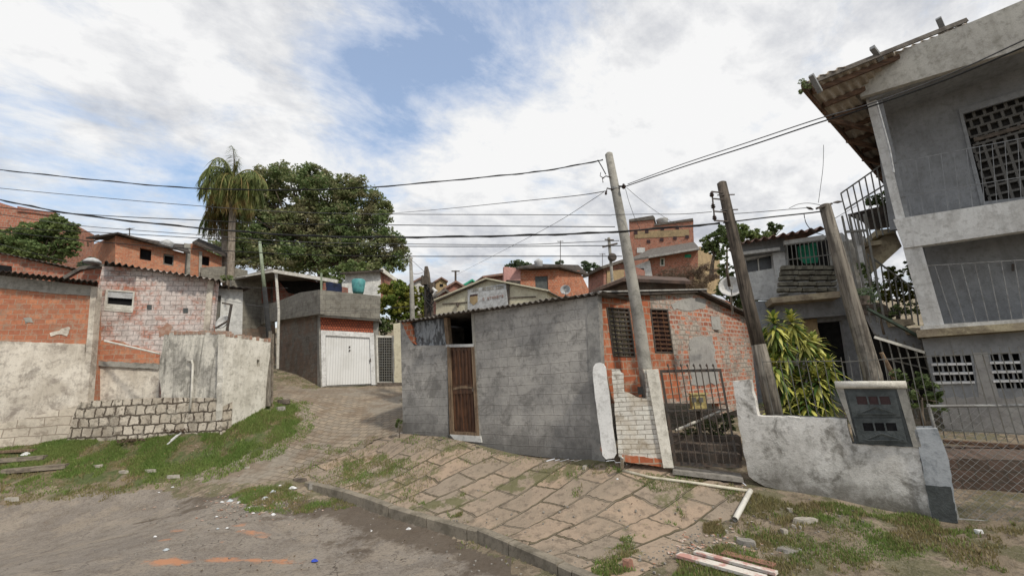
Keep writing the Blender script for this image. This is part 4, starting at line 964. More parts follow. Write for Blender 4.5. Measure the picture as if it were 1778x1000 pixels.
def grille(Wq, pix, nb, nh, back='curtain_beige', bar='iron'):
    g = Wq.panel('window', pix, 'iron', h, .02, .05, holes=[[(pix[0][0]+2,pix[0][1]+2),(pix[1][0]-2,pix[1][1]+2),(pix[2][0]-2,pix[2][1]-2),(pix[3][0]+2,pix[3][1]-2)]])
    Wq.panel('pane', pix, back, g, -.10, .03); mb = MB(Wq.u); (x0,y0),(x1,y1),(x2,y2),(x3,y3) = pix
    for i in range(1, nb): t_ = i/nb; Wq.slab(mb, [(x0+(x1-x0)*t_-.8,y0+(y1-y0)*t_),(x0+(x1-x0)*t_+.8,y0+(y1-y0)*t_),(x3+(x2-x3)*t_+.8,y3+(y2-y3)*t_),(x3+(x2-x3)*t_-.8,y3+(y2-y3)*t_)], .0, .02)
    for i in range(1, nh): t_ = i/nh; yl = y0+(y3-y0)*t_; yr = y1+(y2-y1)*t_; xl = x0+(x3-x0)*t_; xr = x1+(x2-x1)*t_; Wq.slab(mb, [(xl,yl-1.6),(xr,yr-1.6),(xr,yr+1.6),(xl,yl+1.6)], .012, .02)
    mb.build('grille', bar, g); return g
grille(Wb, wl, 4, 11); grille(Wb, wr, 3, 10, 'meter_red', 'door_wood_dark')
a, b = Wb.at(1040,505,.15), Wb.at(1228,501,.15); bk = -Wb.n3*3.8
mb = MB(Wb.u); mb.prism([[a, b, b+bk+np.array([0,0,.15]), a+bk+np.array([0,0,.15])]], (0,0,-.03)); mb.build('wing_roof', 'roof_light', h)
a, b = Wb2.at(1218,503,.2), Wb2.at(1306,546,.2); bk = -Wb2.n3*3
mb = MB(Wb2.u); mb.prism([[a, b, b+bk, a+bk]], (0,0,-.05)); mb.build('wing_roof', 'roof_dark', h)
dish('satellite_dish', P(1268,502,8.6), .22, (-.45,-1,.25), 'dish_white', 'large grey satellite dish on a bracket at the back corner of the brick wing', post=P(1272,545,9.6))

# ================= FRONT YARD: POST, PILLAR, GATE, WALL =================
t_ = thing('white_post', 'flat whitewashed wall post with a rounded top at the grey house corner', 'post', P(1055,797,7.75))
Wwp = Wall(P(1035,790,7.78), P(1070,796,7.68))
Wwp.panel('shaft', rag([(1029,646),(1030,637),(1034,631),(1040,629),(1046,631),(1050,637),(1058,690),(1063,740),(1070,788),(1066,795),(1052,797),(1046,790),(1040,740),(1033,690)], .5, 12, 4), 'white_paint', t_, .06, .24)
Wf1 = Wall(P(1060,800,7.72), P(1165,812,7.5)); Wg1 = Wall(P(1168,812,7.48), P(1287,830,7.1))
h = thing('white_brick_pillar', 'broken whitewashed brick meter pillar in front of the leaning concrete pole', 'pillar', P(1110,805,7.6))
Wf1.panel('brickwork', rag([(1062,641),(1076,641),(1078,646),(1083,648),(1084,680),(1100,686),(1107,690),(1123,692),(1121,652),(1116,640),(1132,640),(1150,700),(1152,760),(1156,806),(1074,792),(1070,740)], .8, 7, 6), 'brick_white', h, 0, .35)
Wf1.panel('bare_footing', rag([(1080,789),(1150,797),(1152,811),(1082,801)], .8, 6), 'brick_bare', h, .012, .3)
Wf1.panel('gate_post', [(1122,642),(1143,640),(1170,812),(1152,812)], 'curved_wall_light', h, .05, .3)
Wf1.panel('brick_stub', rag([(1083,648),(1106,650),(1109,690),(1086,682)], 1, 5), 'brick_bare', h, -.2, .12)
MB().box(Wf1.at(1112,678,-.05), (.09,.08,.13), u=Wf1.u).build('meter_box', 'rubber_dark', h, label='small black box in the broken top of the white pillar')
g = thing('iron_gate', 'rusty barred iron yard gate between the white pillar and the white wall', 'gate', P(1225,825,7.3))
Wg1.panel('frame', [(1145,642),(1252,640),(1284,812),(1171,808)], 'iron', g, 0, .04, holes=[[(1150,647),(1249,645),(1279,806),(1175,802)]])
for i in range(8):
    t0 = (i+1)/9; xa = 1149+(1250-1149)*t0; xb = 1174+(1280-1174)*t0
    mb = MB(); mb.bar(Wg1.at(xa, 633, .01), Wg1.at(xb, 804, .01), .014, .014); mb.tube([Wg1.at(xa-1, 631, .01), Wg1.at(xa-1, 634, .01), Wg1.at(xa-.5, 637, .01)], [.004,.016,.007], 6); mb.build('bar', 'iron', g)
Wg1.panel('cross_rail', [(1157,712),(1262,709),(1263,712),(1157,715)], 'iron', g, .01, .03)
mb = MB(Wg1.u); a_ = (1163,735)
for k in range(18):                          # wire netting in the lower half
    t0 = k/17; x0, x1 = 1162+104*t0, 1175+105*t0; mb.bar(Wg1.at(x0, 716, -.02), Wg1.at(x1, 804, -.02), .004, .004)
for k in range(14):
    y = 718+k*6.3; xl = 1162+(y-716)*.15; mb.bar(Wg1.at(xl, y, -.02), Wg1.at(xl+104, y-1, -.02), .004, .004)
mb.build('netting', 'iron', g)
Wall(P(1170,815,7.9), P(1290,820,7.5)).panel('threshold', [(1168,816),(1290,830),(1292,838),(1168,823)], 'stone_grey', g, .55, .35)
# yard things behind the gate
t_ = thing('mail_box', 'small yellowish letter box seen through the bars of the yard gate', 'letter box', P(1212,712,8.3))
mb = MB((1,-.2)); mb.box(P(1212,697,8.35), (.27,.2,.24)); mb.build('case', 'mailbox_yellow', t_)
MB((1,-.2)).box(P(1212,683.5,8.35), (.31,.24,.03)).build('lid', 'mailbox_yellow', t_); MB((1,-.2)).box(P(1212,711,8.3), (.31,.24,.03)).build('base_plate', 'mailbox_yellow', t_)
for dx in (-7, 5): MB((1,-.2)).box(P(1212+dx,694,8.22), (.08,.02,.09)).build('slot', 'iron_pale', t_)
MB().tube([P(1212,712,8.4), P(1218,768,8.35)], .035, 8).build('stand', 'iron', t_)
MB().tube([P(1173,747,8.0), P(1264,708,8.9)], .026, 8).build('plastic_pipe', 'pvc_white', label='white plastic pipe slanting across the yard behind the gate', cat='pipe')
Wst = Wall(P(1176,790,7.9), P(1288,800,7.6))
s_ = thing('yard_steps', 'dark mossy stone steps just inside the yard gate', 'steps', P(1230,800,7.8))
for k, (yt, off) in enumerate(((786,0),(770,-.35),(755,-.7))): Wst.panel('step', [(1165-k*4,yt),(1286,yt+3),(1290,yt+45),(1170,yt+40)], 'stone_step', s_, off, .35)

# long low whitewashed wall
Ww1 = Wall(P(1300,830,7.0), P(1655,905,5.65))
h = thing('yard_wall', 'low rough whitewashed yard wall with grey end pillar below the iron fence', 'wall', P(1450,862,6.4))
Ww1.panel('wall', rag([(1272,662),(1302,659),(1316,722),(1470,728),(1480,770),(1594,776),(1620,906),(1560,890),(1440,868),(1330,845),(1300,826),(1292,790),(1280,720)], 1.2, 10, 9), 'wall_white_dirty', h, 0, .22)
Ww1.panel('end_pillar', rag([(1588,745),(1628,744),(1648,800),(1664,908),(1618,905),(1600,800)], .8, 12), 'pillar_bluegrey', h, .03, .3)
Ww1.panel('pillar_foot', rag([(1607,842),(1651,845),(1664,908),(1619,905)], .8, 8), 'box_grey', h, .034, .3)
mx = thing('meter_cabinet', 'dark grey double electricity meter cabinet with a white cap on the yard wall', 'meter cabinet', P(1520,775,6.15))
Ww1.panel('case', [(1463,672),(1566,672),(1592,776),(1484,770)], 'box_grey', mx, .02, .25)
Ww1.panel('side_post', [(1556,672),(1572,672),(1600,776),(1586,776)], 'post_concrete', mx, .03, .28); Ww1.panel('side_post', [(1450,672),(1464,672),(1486,760),(1480,745)], 'post_concrete', mx, .03, .28)
def dbl(y0, y1, xa, xb, wm):
    k = lambda x, y: (x+(y-672)*.245, y)
    f_ = Ww1.panel('door', [k(1468,y0),k(1552,y0),k(1552,y1),k(1468,y1)], 'box_trim', mx, .03, .01, holes=[[k(xa,y0+8),k(xb,y0+8),k(xb,y0+22),k(xa,y0+22)]])
    Ww1.panel('window', [k(xa-1,y0+7),k(xb+1,y0+7),k(xb+1,y0+23),k(xa-1,y0+23)], wm, f_, .022, .01)
    for i in (1, 2): x = xa+(xb-xa)*i/3; Ww1.panel('mullion', [k(x-1.6,y0+8),k(x+1.6,y0+8),k(x+1.6,y0+22),k(x-1.6,y0+22)], 'box_trim', f_, .036, .01)
    mb = MB(Ww1.u); c0 = k((xa+xb)/2, y0+26); l0 = k(xa-4, y0+38); r0 = k(xb+6, y0+38)
    mb.bar(Ww1.at(*l0,.045), Ww1.at(*c0,.045), .02, .012); mb.bar(Ww1.at(*c0,.045), Ww1.at(*r0,.045), .02, .012); mb.bar(Ww1.at(*l0,.045), Ww1.at(*r0,.045), .02, .012); mb.build('hood', 'box_trim', f_)
dbl(680, 724, 1482, 1540, 'meter_red'); dbl(726, 768, 1482, 1540, 'void')
mb = MB(); mb.tube([Ww1.at(1450,668,.02), Ww1.at(1574,668,.02)], .052, 12); mb.build('cap', 'curved_wall_light', mx, smooth=True)

def railing(name, lab, cat, segs, par=None, bar='iron_pale', r=.008, w_=.012):
    """segs: list of (Wall, off, (top0, top1), (bot0, bot1), n, rails)"""
    t_ = thing(name, lab, cat, segs[0][0].at(*segs[0][3][0], segs[0][1]))
    for Wq, off, (t0, t1), (b0, b1), n, rails in segs:
        for i in range(n+1):
            k = i/n; a = (t0[0]+(t1[0]-t0[0])*k, t0[1]+(t1[1]-t0[1])*k); b = (b0[0]+(b1[0]-b0[0])*k, b0[1]+(b1[1]-b0[1])*k)
            MB(Wq.u).bar(Wq.at(*a, off), Wq.at(*b, off), w_, w_).build('bar', bar, t_)
        for q in rails:
            a = (t0[0]+(b0[0]-t0[0])*q, t0[1]+(b0[1]-t0[1])*q); b = (t1[0]+(b1[0]-t1[0])*q, t1[1]+(b1[1]-t1[1])*q)
            MB(Wq.u).bar(Wq.at(*a, off+.006), Wq.at(*b, off+.006), w_*1.4, w_*1.4).build('rail', bar, t_)
    return t_
railing('iron_fence', 'thin rusty iron bar fence standing on the whitewashed yard wall', 'fence', [(Ww1, -.15, ((1322,622),(1460,620)), ((1344,722),(1482,728)), 9, (.06,.98)), (Ww1, -.15, ((1460,620),(1606,610)), ((1482,760),(1640,760)), 10, (.06,)), (Ww1, -.15, ((1606,610),(1800,600)), ((1640,760),(1860,775)), 12, (.06,.9))], w_=.009)
# chain link gate right of the pillar
g = thing('chain_link_gate', 'sagging chain link gate at the right edge beyond the grey end pillar', 'gate', P(1720,900,5.3))
Wl1 = Wall(Ww1.at(1660,905,-.1)[:2], P(1860,905,5.2)); mb = MB(Wl1.u); p0 = Wl1.at(1655,905); z0 = p0[2]
L1 = 1.9
for z_lo, z_hi in ((z0+.04, z0+1.35),):
    H_ = z_hi-z_lo; st_ = .085; k = -int(H_/st_)
    while k*st_ < L1:
        for sg_ in (1, -1):
            a0 = k*st_ if sg_ > 0 else k*st_+H_; d0, zz0, d1, zz1 = a0, z_lo, a0+sg_*H_, z_hi
            pa = [(d0, zz0), (d1, zz1)]; 
            lo_ = max(0, min(d0, d1)); hi_ = min(L1, max(d0, d1))
            if hi_-lo_ > .01:
                f_ = lambda d: zz0+(d-d0)/(d1-d0)*(zz1-zz0)
                mb.bar(Wl1.sz(lo_, f_(lo_), .004*sg_), Wl1.sz(hi_, f_(hi_), .004*sg_), .004, .004)
        k += 1
mb.build('wire_mesh', 'galvanised', g)
for za in (z0+.03, z0+1.37): MB(Wl1.u).tube([Wl1.sz(0, za), Wl1.sz(L1, za)], .018, 8).build('frame_tube', 'galvanised', g)
MB(Wl1.u).tube([Wl1.sz(.02, z0), Wl1.sz(.02, z0+1.4)], .018, 8).build('frame_tube', 'galvanised', g)
Wl2 = Wall(P(1640,800,6.35), P(1850,800,5.75))
h = thing('garden_terrace', 'low earth and brick terrace wall behind the chain link gate', 'wall', P(1730,850,6.0))
Wl2.panel('brick_face', rag([(1636,796),(1860,800),(1870,855),(1648,850)], 1.5, 9), 'terrace_brick', h, 0, 1.2)
Wl2.panel('dark_base', [(1648,848),(1870,853),(1880,905),(1655,900)], 'stone_step', h, -.04, 1.0)
Wl2.panel('pipe_rail', [(1640,764),(1860,778),(1860,784),(1640,770)], 'rafter', h, -.9, .1)

# ================= POLES =================
def insulator(mb, c, s=1.0):
    c = V(c); Z = Vector((0,0,1)); mb.tube([c-Z*.05*s, c-Z*.02*s, c-Z*.015*s, c, c+Z*.015*s, c+Z*.03*s, c+Z*.06*s], [.03*s,.05*s,.03*s,.03*s,.048*s,.03*s,.022*s], 10)
t_ = thing('utility_pole', 'tall slender concrete pole leaning left behind the whitewashed brick pillar', 'utility pole', P(1127,690,7.95))
pth = [P(1057,268,7.95), P(1086,420,7.95), P(1108,550,7.95), P(1126,680,7.95), P(1130,715,7.95)]
MB().tube([pth[0]+np.array([0,0,.03])]+pth, [.045,.078,.098,.115,.128,.13], 14).build('shaft', 'post_concrete', t_, smooth=True)
mb = MB(); insulator(mb, P(1083,324,7.8), .9); mb.bar(P(1072,324,7.9), P(1085,324,7.8), .03, .03); mb.build('insulator', 'porcelain', t_)
mb = MB(); mb.tube([P(1067,330,7.9), P(1054,327,7.9), P(1053,334,7.9)], .014, 6); insulator(mb, P(1052,336,7.9), .55); mb.build('insulator', 'porcelain', t_)
mb = MB(); mb.tube([P(1061,308,7.9), P(1052,306,7.9), P(1046,310,7.9), P(1047,317,7.9)], .012, 6); mb.build('hook', 'iron', t_)
mb = MB(); mb.tube([P(1038,278,7.9), P(1045,290,7.9), P(1052,303,7.9)], .01, 6); mb.tube([P(1043,300,7.9), P(1042,306,7.9), P(1049,310,7.9)], .008, 6); mb.build('jumper_wire', 'wire_black', t_)
for y in (330, 405): 
    c = pth[0]+(pth[1]-pth[0])*((y-268)/152); mb = MB(); mb.tube([c-np.array([0,0,.02]), c+np.array([0,0,.02])], .096, 14); mb.build('band', 'galvanised', t_)
t_ = thing('wooden_pole', 'old thick timber pole with an insulator rack and bleached lower half', 'utility pole', P(1344,722,7.0))
pth = [P(1253,318,7.05), P(1272,405,7.05), P(1298,520,7.05), P(1317,600,7.05)]
MB().tube([pth[0]+np.array([0,0,.02])]+pth, [.05,.08,.092,.102,.106], 14).build('upper_shaft', 'pole_wood_dark', t_, smooth=True)
MB().tube([P(1316.5,598,7.05), P(1332,660,7.05), P(1346,726,7.05)], [.112,.118,.125], 14).build('lower_shaft', 'pole_wood', t_, smooth=True)
mb = MB(); mb.bar(P(1236,332,6.95), P(1241,384,6.95), .02, .02)
for y in (332, 344, 366, 382): mb.bar(P(1256+(y-332)*.2,y+3,7.0), P(1236+(y-332)*.1,y+1,6.95), .02, .02)
mb.build('rack', 'iron', t_)
for y in (338, 358, 378): mb = MB(); insulator(mb, P(1235+(y-332)*.12,y,6.95), .8); mb.build('insulator', 'porcelain', t_)
for y in (339, 365): mb = MB(); c = 1255+(y-318)*.22; mb.bar(P(c-14,y,6.98), P(c+16,y-1,6.98), .016, .016); mb.build('bolt', 'iron', t_)
t_ = thing('timber_pole', 'short stout greyish timber pole with loose wires on top rising behind the meter cabinet', 'utility pole', P(1520,665,6.75))
pth = [P(1432,357,6.8), P(1458,450,6.8), P(1480,530,6.8), P(1515,650,6.8), P(1522,690,6.75)]
MB().tube([pth[0]+np.array([0,0,.02])]+pth, [.06,.085,.098,.110,.122,.125], 14).build('shaft', 'pole_wood', t_, smooth=True)
mb = MB(); mb.bar(P(1418,362,6.75), P(1444,354,6.75), .05, .03); mb.build('cap_band', 'iron', t_)
for a_, b_ in (((1400,360),(1412,364)),((1447,352),(1462,350))): mb = MB(); mb.tube([P(*a_,6.7), P((a_[0]+b_[0])/2,(a_[1]+b_[1])/2,6.7), P(*b_,6.7)], [.01,.024,.01], 8); mb.build('connector', 'porcelain', t_)
# poles of the alley and the hill
t_ = thing('utility_pole', 'slim concrete pole rising behind the left end of the grey house roof', 'utility pole', P(717,560,13.5))
MB().tube([P(713,447,13.5), P(715,500,13.5), P(718,640,13.5)], [.05,.07,.10], 12).build('shaft', 'post_concrete', t_, smooth=True)
MB().bar(P(712,449,13.4), P(738,473,13.4), .012, .012).build('stay_bracket', 'iron', t_)
t_ = thing('wooden_pole', 'very dark thick timber pole tangled with cables behind the grey house roof', 'utility pole', P(745,570,14))
MB().tube([P(740,463,14), P(741,474,14), P(744,520,14), P(747,620,14)], [.06,.10,.15,.2], 12).build('shaft', 'pole_wood_dark', t_, smooth=True)
mb = MB(); rr = random.Random(7)
for k in range(7):
    y0 = 478+k*5; mb.tube([P(736+rr.uniform(-5,3),y0,13.8), P(742+rr.uniform(-4,8),y0+14,13.75), P(750+rr.uniform(-4,8),y0+26,13.8), P(744+rr.uniform(-6,6),y0+40,13.8)], .018, 6)
mb.build('cable_tangle', 'wire_black', t_)
mb = MB(); mb.box(P(737,487,13.75), (.2,.16,.3)); mb.box(P(751,500,13.75), (.16,.14,.35)); mb.build('junction_box', 'pole_wood_dark', t_)
mb = MB(); mb.tube([P(751,500,13.6), P(757,506,13.6), P(752,512,13.6)], [.04,.07,.03], 8); mb.build('lamp', 'dish_white', t_)
t_ = thing('slim_pole', 'thin leaning pole, pale green above and dark below, left of the carport frame', 'pole', P(470,600,14.5))
MB().tube([P(451,420,14.5), P(459,500,14.5)], [.05,.065], 10).build('upper_shaft', 'pole_pale_green', t_, smooth=True)
MB().tube([P(459,499,14.5), P(468,590,14.5), P(470,640,14.5)], [.075,.085,.09], 10).build('lower_shaft', 'rubber_dark', t_, smooth=True)
t_ = thing('distant_pole', 'distant pole with a crooked crossarm and a round dish left of the red brick block', 'utility pole', P(1062,520,38))
MB().tube([P(1057,413,38), P(1061,460,38), P(1064,500,38)], .14, 8).build('shaft', 'post_concrete', t_)
MB().bar(P(1046,429,37.8), P(1072,423,37.8), .14, .14).build('crossarm', 'iron', t_); MB().bar(P(1050,416,37.8), P(1066,417,37.8), .1, .1).build('crossarm', 'iron', t_)
mb = MB(); c = P(1063,447,37.6); mb.tube([c+np.array([0,-.1,0]), c, c+np.array([.05,.1,0])], [.2,.42,.1], 12); mb.build('dish', 'iron', t_)
t_ = thing('distant_pole', 'tiny pole with a crossarm on the skyline above the cream hall roof', 'utility pole', P(791,510,48))
MB().tube([P(791,470,48), P(791,505,48)], .12, 8).build('shaft', 'iron', t_); MB().bar(P(784,471,48), P(798,471,48), .12, .12).build('crossarm', 'iron', t_)

# ================= HOUSE WITH BALCONY BEHIND THE PLANT =================
Wv = Wall(P(1278,500,13.2), P(1460,500,12.2))
h = thing('balcony_house', 'white and grey house with green curtains above a balcony of stacked stones', 'house', P(1380,640,12.7))
Wv.panel('wall', [(1283,432),(1462,404),(1500,440),(1500,520),(1290,520)], 'stucco_white', h, -.5, .2, holes=[[(1295,452),(1340,442),(1342,466),(1298,473)],[(1366,424),(1440,412),(1446,470),(1370,478)]])
Wv.panel('grey_band', [(1283,424),(1362,410),(1364,436),(1286,446)], 'house_grey', h, -.3, .3)
Wv.panel('eave_beam', [(1284,438),(1354,429),(1355,434),(1285,443)], 'house_beam', h, -.1, .1)
Wv.panel('eave_beam', [(1361,418),(1430,408),(1432,416),(1362,425)], 'house_beam', h, .1, .15)
Wv.panel('window_void', [(1293,450),(1344,440),(1346,468),(1296,475)], 'glass_dark', h, -.72, .03)
Wv.panel('room_void', [(1362,422),(1446,408),(1450,480),(1366,484)], 'dark_interior', h, -1.6, .03)
Wv.panel('curtain', rag([(1385,428),(1418,422),(1420,456),(1398,458),(1388,450)], 1.5, 6), 'curtain_green', h, -.65, .03)
Wv.panel('window_bar', [(1315,448),(1317,447),(1319,471),(1317,472)], 'pvc_white', h, -.66, .03)
Wv.panel('column', [(1340,434),(1361,430),(1370,508),(1352,512)], 'stucco_white', h, -.35, .3)
Wv.panel('white_gable', [(1354,470),(1362,474),(1358,508),(1350,508)], 'white_paint', h, .05, .1)
a, b = Wv.at(1280,421,.35), Wv.at(1436,394,.35); bk = -Wv.n3*3
corrugated('roof', a, b, a+bk+np.array([0,0,.5]), b+bk+np.array([0,0,.5]), 'roof_tile', h, pitch=.24, amp=.05, rows=3)
Wv.panel('slab', [(1338,517),(1458,505),(1460,516),(1342,526)], 'slab_yellow', h, .75, 1.4)
Wv.panel('lower_wall', [(1300,524),(1500,510),(1540,700),(1310,730)], 'house_grey', h, -.3, .25, holes=[[(1418,560),(1462,556),(1478,660),(1434,668)]])
Wv.panel('lower_doorway', [(1414,556),(1466,550),(1482,665),(1430,672)], 'dark_interior', h, -.9, .03)
Wv.panel('ochre_wall', rag([(1395,556),(1418,553),(1434,660),(1408,660)], 1, 8), 'stucco_yellow', h, -.26, .05)
Wv.panel('shade_wall', [(1345,528),(1500,514),(1500,545),(1345,556)], 'house_grey', h, .1, .1)
mb = MB(Wv.u); rr = random.Random(3)
for k, y in enumerate((506,496,486,477,468)):
    x = 1351+k*1.5
    while x < 1452: w_ = rr.uniform(16, 34); Wv.slab(mb, [(x,y-6.5),(min(x+w_,1454)-1,y-7.5),(min(x+w_,1454)-1,y-1.0),(x,y)], .7+rr.uniform(-.05,.05), .25); x += w_
mb.build('stone_parapet', 'stone_mossy', h)
railing('balcony_railing', 'thin pale railing over the stacked stone balcony before the green curtains', 'railing', [(Wv, .55, ((1366,424),(1440,414)), ((1372,478),(1448,470)), 10, (0.02,.5))], w_=.02)

# outside stairs between the timber pole and the big grey house
Wz = Wall(P(1450,520,11.0), P(1600,520,10.3))
h = thing('outside_stairs', 'crumbling concrete outside stairs with broken treads beside the big grey house', 'stairs', P(1520,640,10.6))
Wz.panel('upper_flight', [(1505,430),(1553,398),(1566,428),(1520,470),(1500,480),(1496,450)], 'slab_yellow', h, -.6, .9)
Wz.panel('tread', [(1520,400),(1555,396),(1556,404),(1521,409)], 'slab_yellow', h, -.45, 1.1)
Wz.panel('tread', [(1502,420),(1530,417),(1531,424),(1502,428)], 'slab_yellow', h, -.45, 1.1)
Wz.panel('landing', rag([(1490,528),(1530,526),(1560,548),(1500,545)], 1.5, 8), 'stone_step', h, .2, 1.0)
Wz.panel('tread', rag([(1543,555),(1582,553),(1590,563),(1548,567)], 1.2, 8), 'slab_yellow', h, .3, 1.0)
Wz.panel('tread', rag([(1575,570),(1610,568),(1612,578),(1580,580)], 1.2, 8), 'slab_yellow', h, .3, 1.0)
Wz.panel('stringer', [(1500,540),(1532,542),(1608,588),(1612,612),(1560,600),(1520,580)], 'house_grey', h, .1, .12)
Wz.panel('side_wall', [(1500,545),(1612,590),(1640,700),(1540,700)], 'dark_interior', h, -.6, .1)  # near-black colour stands in for the shade beneath the stairs
Wz.panel('back_wall', [(1462,420),(1500,410),(1520,560),(1490,560)], 'curved_wall', h, -.9, .15)
Wz.panel('post', [(1484,400),(1496,398),(1516,520),(1503,522)], 'stucco_white', h, -.3, .15)
Wz.panel('roof_corner', [(1473,372),(1552,352),(1554,392),(1512,398),(1500,384)], 'roof_dark', h, -1.2, .1)
MB().bar(P(1506,536,10.0), P(1606,590,9.7), .09, .05).build('handrail', 'iron_green', h)
MB().bar(P(1518,585,9.9), P(1606,612,9.6), .03, .06).build('canopy_edge', 'pvc_white', h)
railing('stair_railing', 'pale upper stair railing silhouetted against the sky under the eave', 'railing', [(Wz, -.2, ((1460,336),(1533,285)), ((1484,430),(1553,400)), 7, (0, .3))], w_=.026)
railing('stair_railing', 'pale stair railing running down past the potted plant beside the grey house', 'railing', [(Wz, .2, ((1506,440),(1600,510)), ((1520,530),(1606,570)), 8, (.02,))], w_=.024)
railing('tall_bars', 'tall thin vertical bars between the timber pole and the stairs', 'railing', [(Wz, .5, ((1462,375),(1500,372)), ((1500,560),(1536,560)), 3, (.15,))], w_=.04)
railing('lower_bars', 'thin leaning bars in the shade under the outside stairs', 'railing', [(Wz, .45, ((1525,580),(1600,600)), ((1560,720),(1640,735)), 5, (.3,))], w_=.026)
MB().tube([P(1530,612,8.6), P(1550,650,8.6), P(1566,700,8.6)], [.035,.04,.045], 8).build('broom_handle', 'frame_wood', label='slanting wooden stick leaning under the outside stairs', cat='stick')

# ================= BIG GREY HOUSE =================
C0 = P(1562,380,9.5)[:2]; RU = np.array([.72,-.69]); RU = RU/np.hypot(*RU)
Wr = Wall(C0, C0+RU)
h = thing('grey_house', 'big grey two storey house with deep balconies, sloping concrete fascia and corrugated roof', 'house', P(1650,745,9.4))
far = lambda x, y: (x, y)
Wr.panel('fascia', [(1484,121),(1700,33),(1990,-90),(1990,-6),(1778,84),(1494,169)], 'house_fascia', h, .25, .15)
Wr.panel('balcony_beam', [(1551,381),(1990,313),(1990,370),(1570,431)], 'house_beam', h, .06, .25)
Wr.panel('upper_wall', [(1506,120),(1990,-90),(1990,330),(1545,400)], 'house_grey', h, -1.15, .18, holes=[[(1670,196),(1900,128),(1900,330),(1708,352)]])
Wr.panel('upper_column', [(1503,172),(1520,168),(1572,380),(1556,384)], 'house_beam', h, .0, .2)
Wr.panel('column_reveal', [(1520,168),(1530,166),(1580,378),(1572,380)], 'house_grey', h, -.05, .3)
# breeze block window of the upper floor
br_ = Wr.panel('block_window', [(1664,190),(1940,106),(1940,326),(1704,360)], 'house_grey', h, -1.1, .06, holes=[[(1672,198),(1900,130),(1900,328),(1710,350)]])
Wr.panel('window_back', [(1650,180),(1960,96),(1960,345),(1700,368)], 'breeze_back', br_, -1.36, .04)
mb = MB(Wr.u); A0 = Wr.at(1672,198,-1.2); A1 = Wr.at(1710,350,-1.2); zt, zb = A0[2], A1[2]; sA = (A0[:2]-Wr.a) @ Wr.u
nr = 12; nc = 14; cw = .17; rh_ = (zt-zb+.35)/nr
for i in range(nr+1): z = zb-.1+i*rh_; mb.box(Wr.sz(sA+nc*cw/2, z, -1.28), (nc*cw, .09, .05), u=Wr.u)
for j in range(nc+1):
    for i in range(nr): mb.box(Wr.sz(sA+j*cw+(cw/2 if i % 2 and i > 6 else 0), zb-.1+(i+.5)*rh_, -1.28), (.05, .085, rh_*.8), u=Wr.u)
mb.build('breeze_blocks', 'breeze_old', br_)
Wr.panel('mullion', [(1800,150),(1815,146),(1826,340),(1810,342)], 'house_grey', br_, -1.18, .1)
Wr.panel('lintel_line', [(1690,240),(1900,182),(1900,188),(1692,246)], 'stone_step', br_, -1.19, .05)
# soffit and floors
def floorplate(nm, z, m, o0, o1, th=.14): mb = MB(Wr.u); mb.prism([[Wr.sz(.02, z, o0), Wr.sz(5, z, o0), Wr.sz(5, z, o1), Wr.sz(.02, z, o1)]], (0,0,-th)); mb.build(nm, m, h)
zb0 = Wr.at(1575,431,0)[2]; floorplate('upper_floor', zb0+.5, 'house_grey', .03, -6)
floorplate('ceiling', Wr.at(1515,170,0)[2]+.05, 'house_grey', .1, -6)
Wr.panel('middle_wall', [(1600,400),(1990,350),(1990,550),(1630,572)], 'house_grey', h, -1.1, .18)
Wr.panel('middle_column', [(1568,430),(1600,425),(1641,568),(1606,570)], 'house_beam', h, .02, .3)
Wr.panel('floor_slab', [(1590,573),(1900,551),(1900,564),(1593,586)], 'slab_yellow', h, .3, 1.6)
Wr.panel('floor_slab_edge', [(1598,566),(1900,545),(1900,552),(1598,573)], 'house_beam', h, .12, 1.3)
o_l = [[(1617+k*18+r*2.6,617+r*16),(1631+k*18+r*2.6,616.5+r*16),(1633.5+k*18+r*2.6,629+r*16),(1619.5+k*18+r*2.6,629.5+r*16)] for r in range(3) for k in range(4)]
o_r = [[(1719+k*18+r*2.8,614+r*16),(1733+k*18+r*2.8,613.5+r*16),(1735.5+k*18+r*2.8,626+r*16),(1721.5+k*18+r*2.8,626.5+r*16)] for r in range(4) for k in range(3)]
Wr.panel('ground_floor_wall', [(1600,588),(1990,562),(1990,800),(1645,760)], 'house_grey', h, 0, .12, holes=o_l+o_r)
Wr.panel('vent_void', [(1605,600),(1980,580),(1980,700),(1620,690)], 'dark_interior', h, -.3, .04)
mb = MB(Wr.u)
for r in range(3): y = 631+r*16; x = 1617+r*2.6; Wr.slab(mb, [(x,y),(x+70,y-1.5),(x+70.5,y+2.5),(x+.5,y+4)], .05, .1); x = 1719+r*2.8; Wr.slab(mb, [(x,y-3),(x+52,y-4),(x+52.5,y),(x+.5,y+1)], .05, .1)
mb.build('vent_ledges', 'white_paint', h)
Wr.panel('bricked_up_doorway', [(1690,612),(1714,611),(1735,690),(1700,692)], 'patch_cement', h, .012, .04)
Wr.panel('base_stain', rag([(1632,690),(1900,690),(1900,790),(1646,760)], 3, 14, 3), 'patch_cement', h, .008, .03)
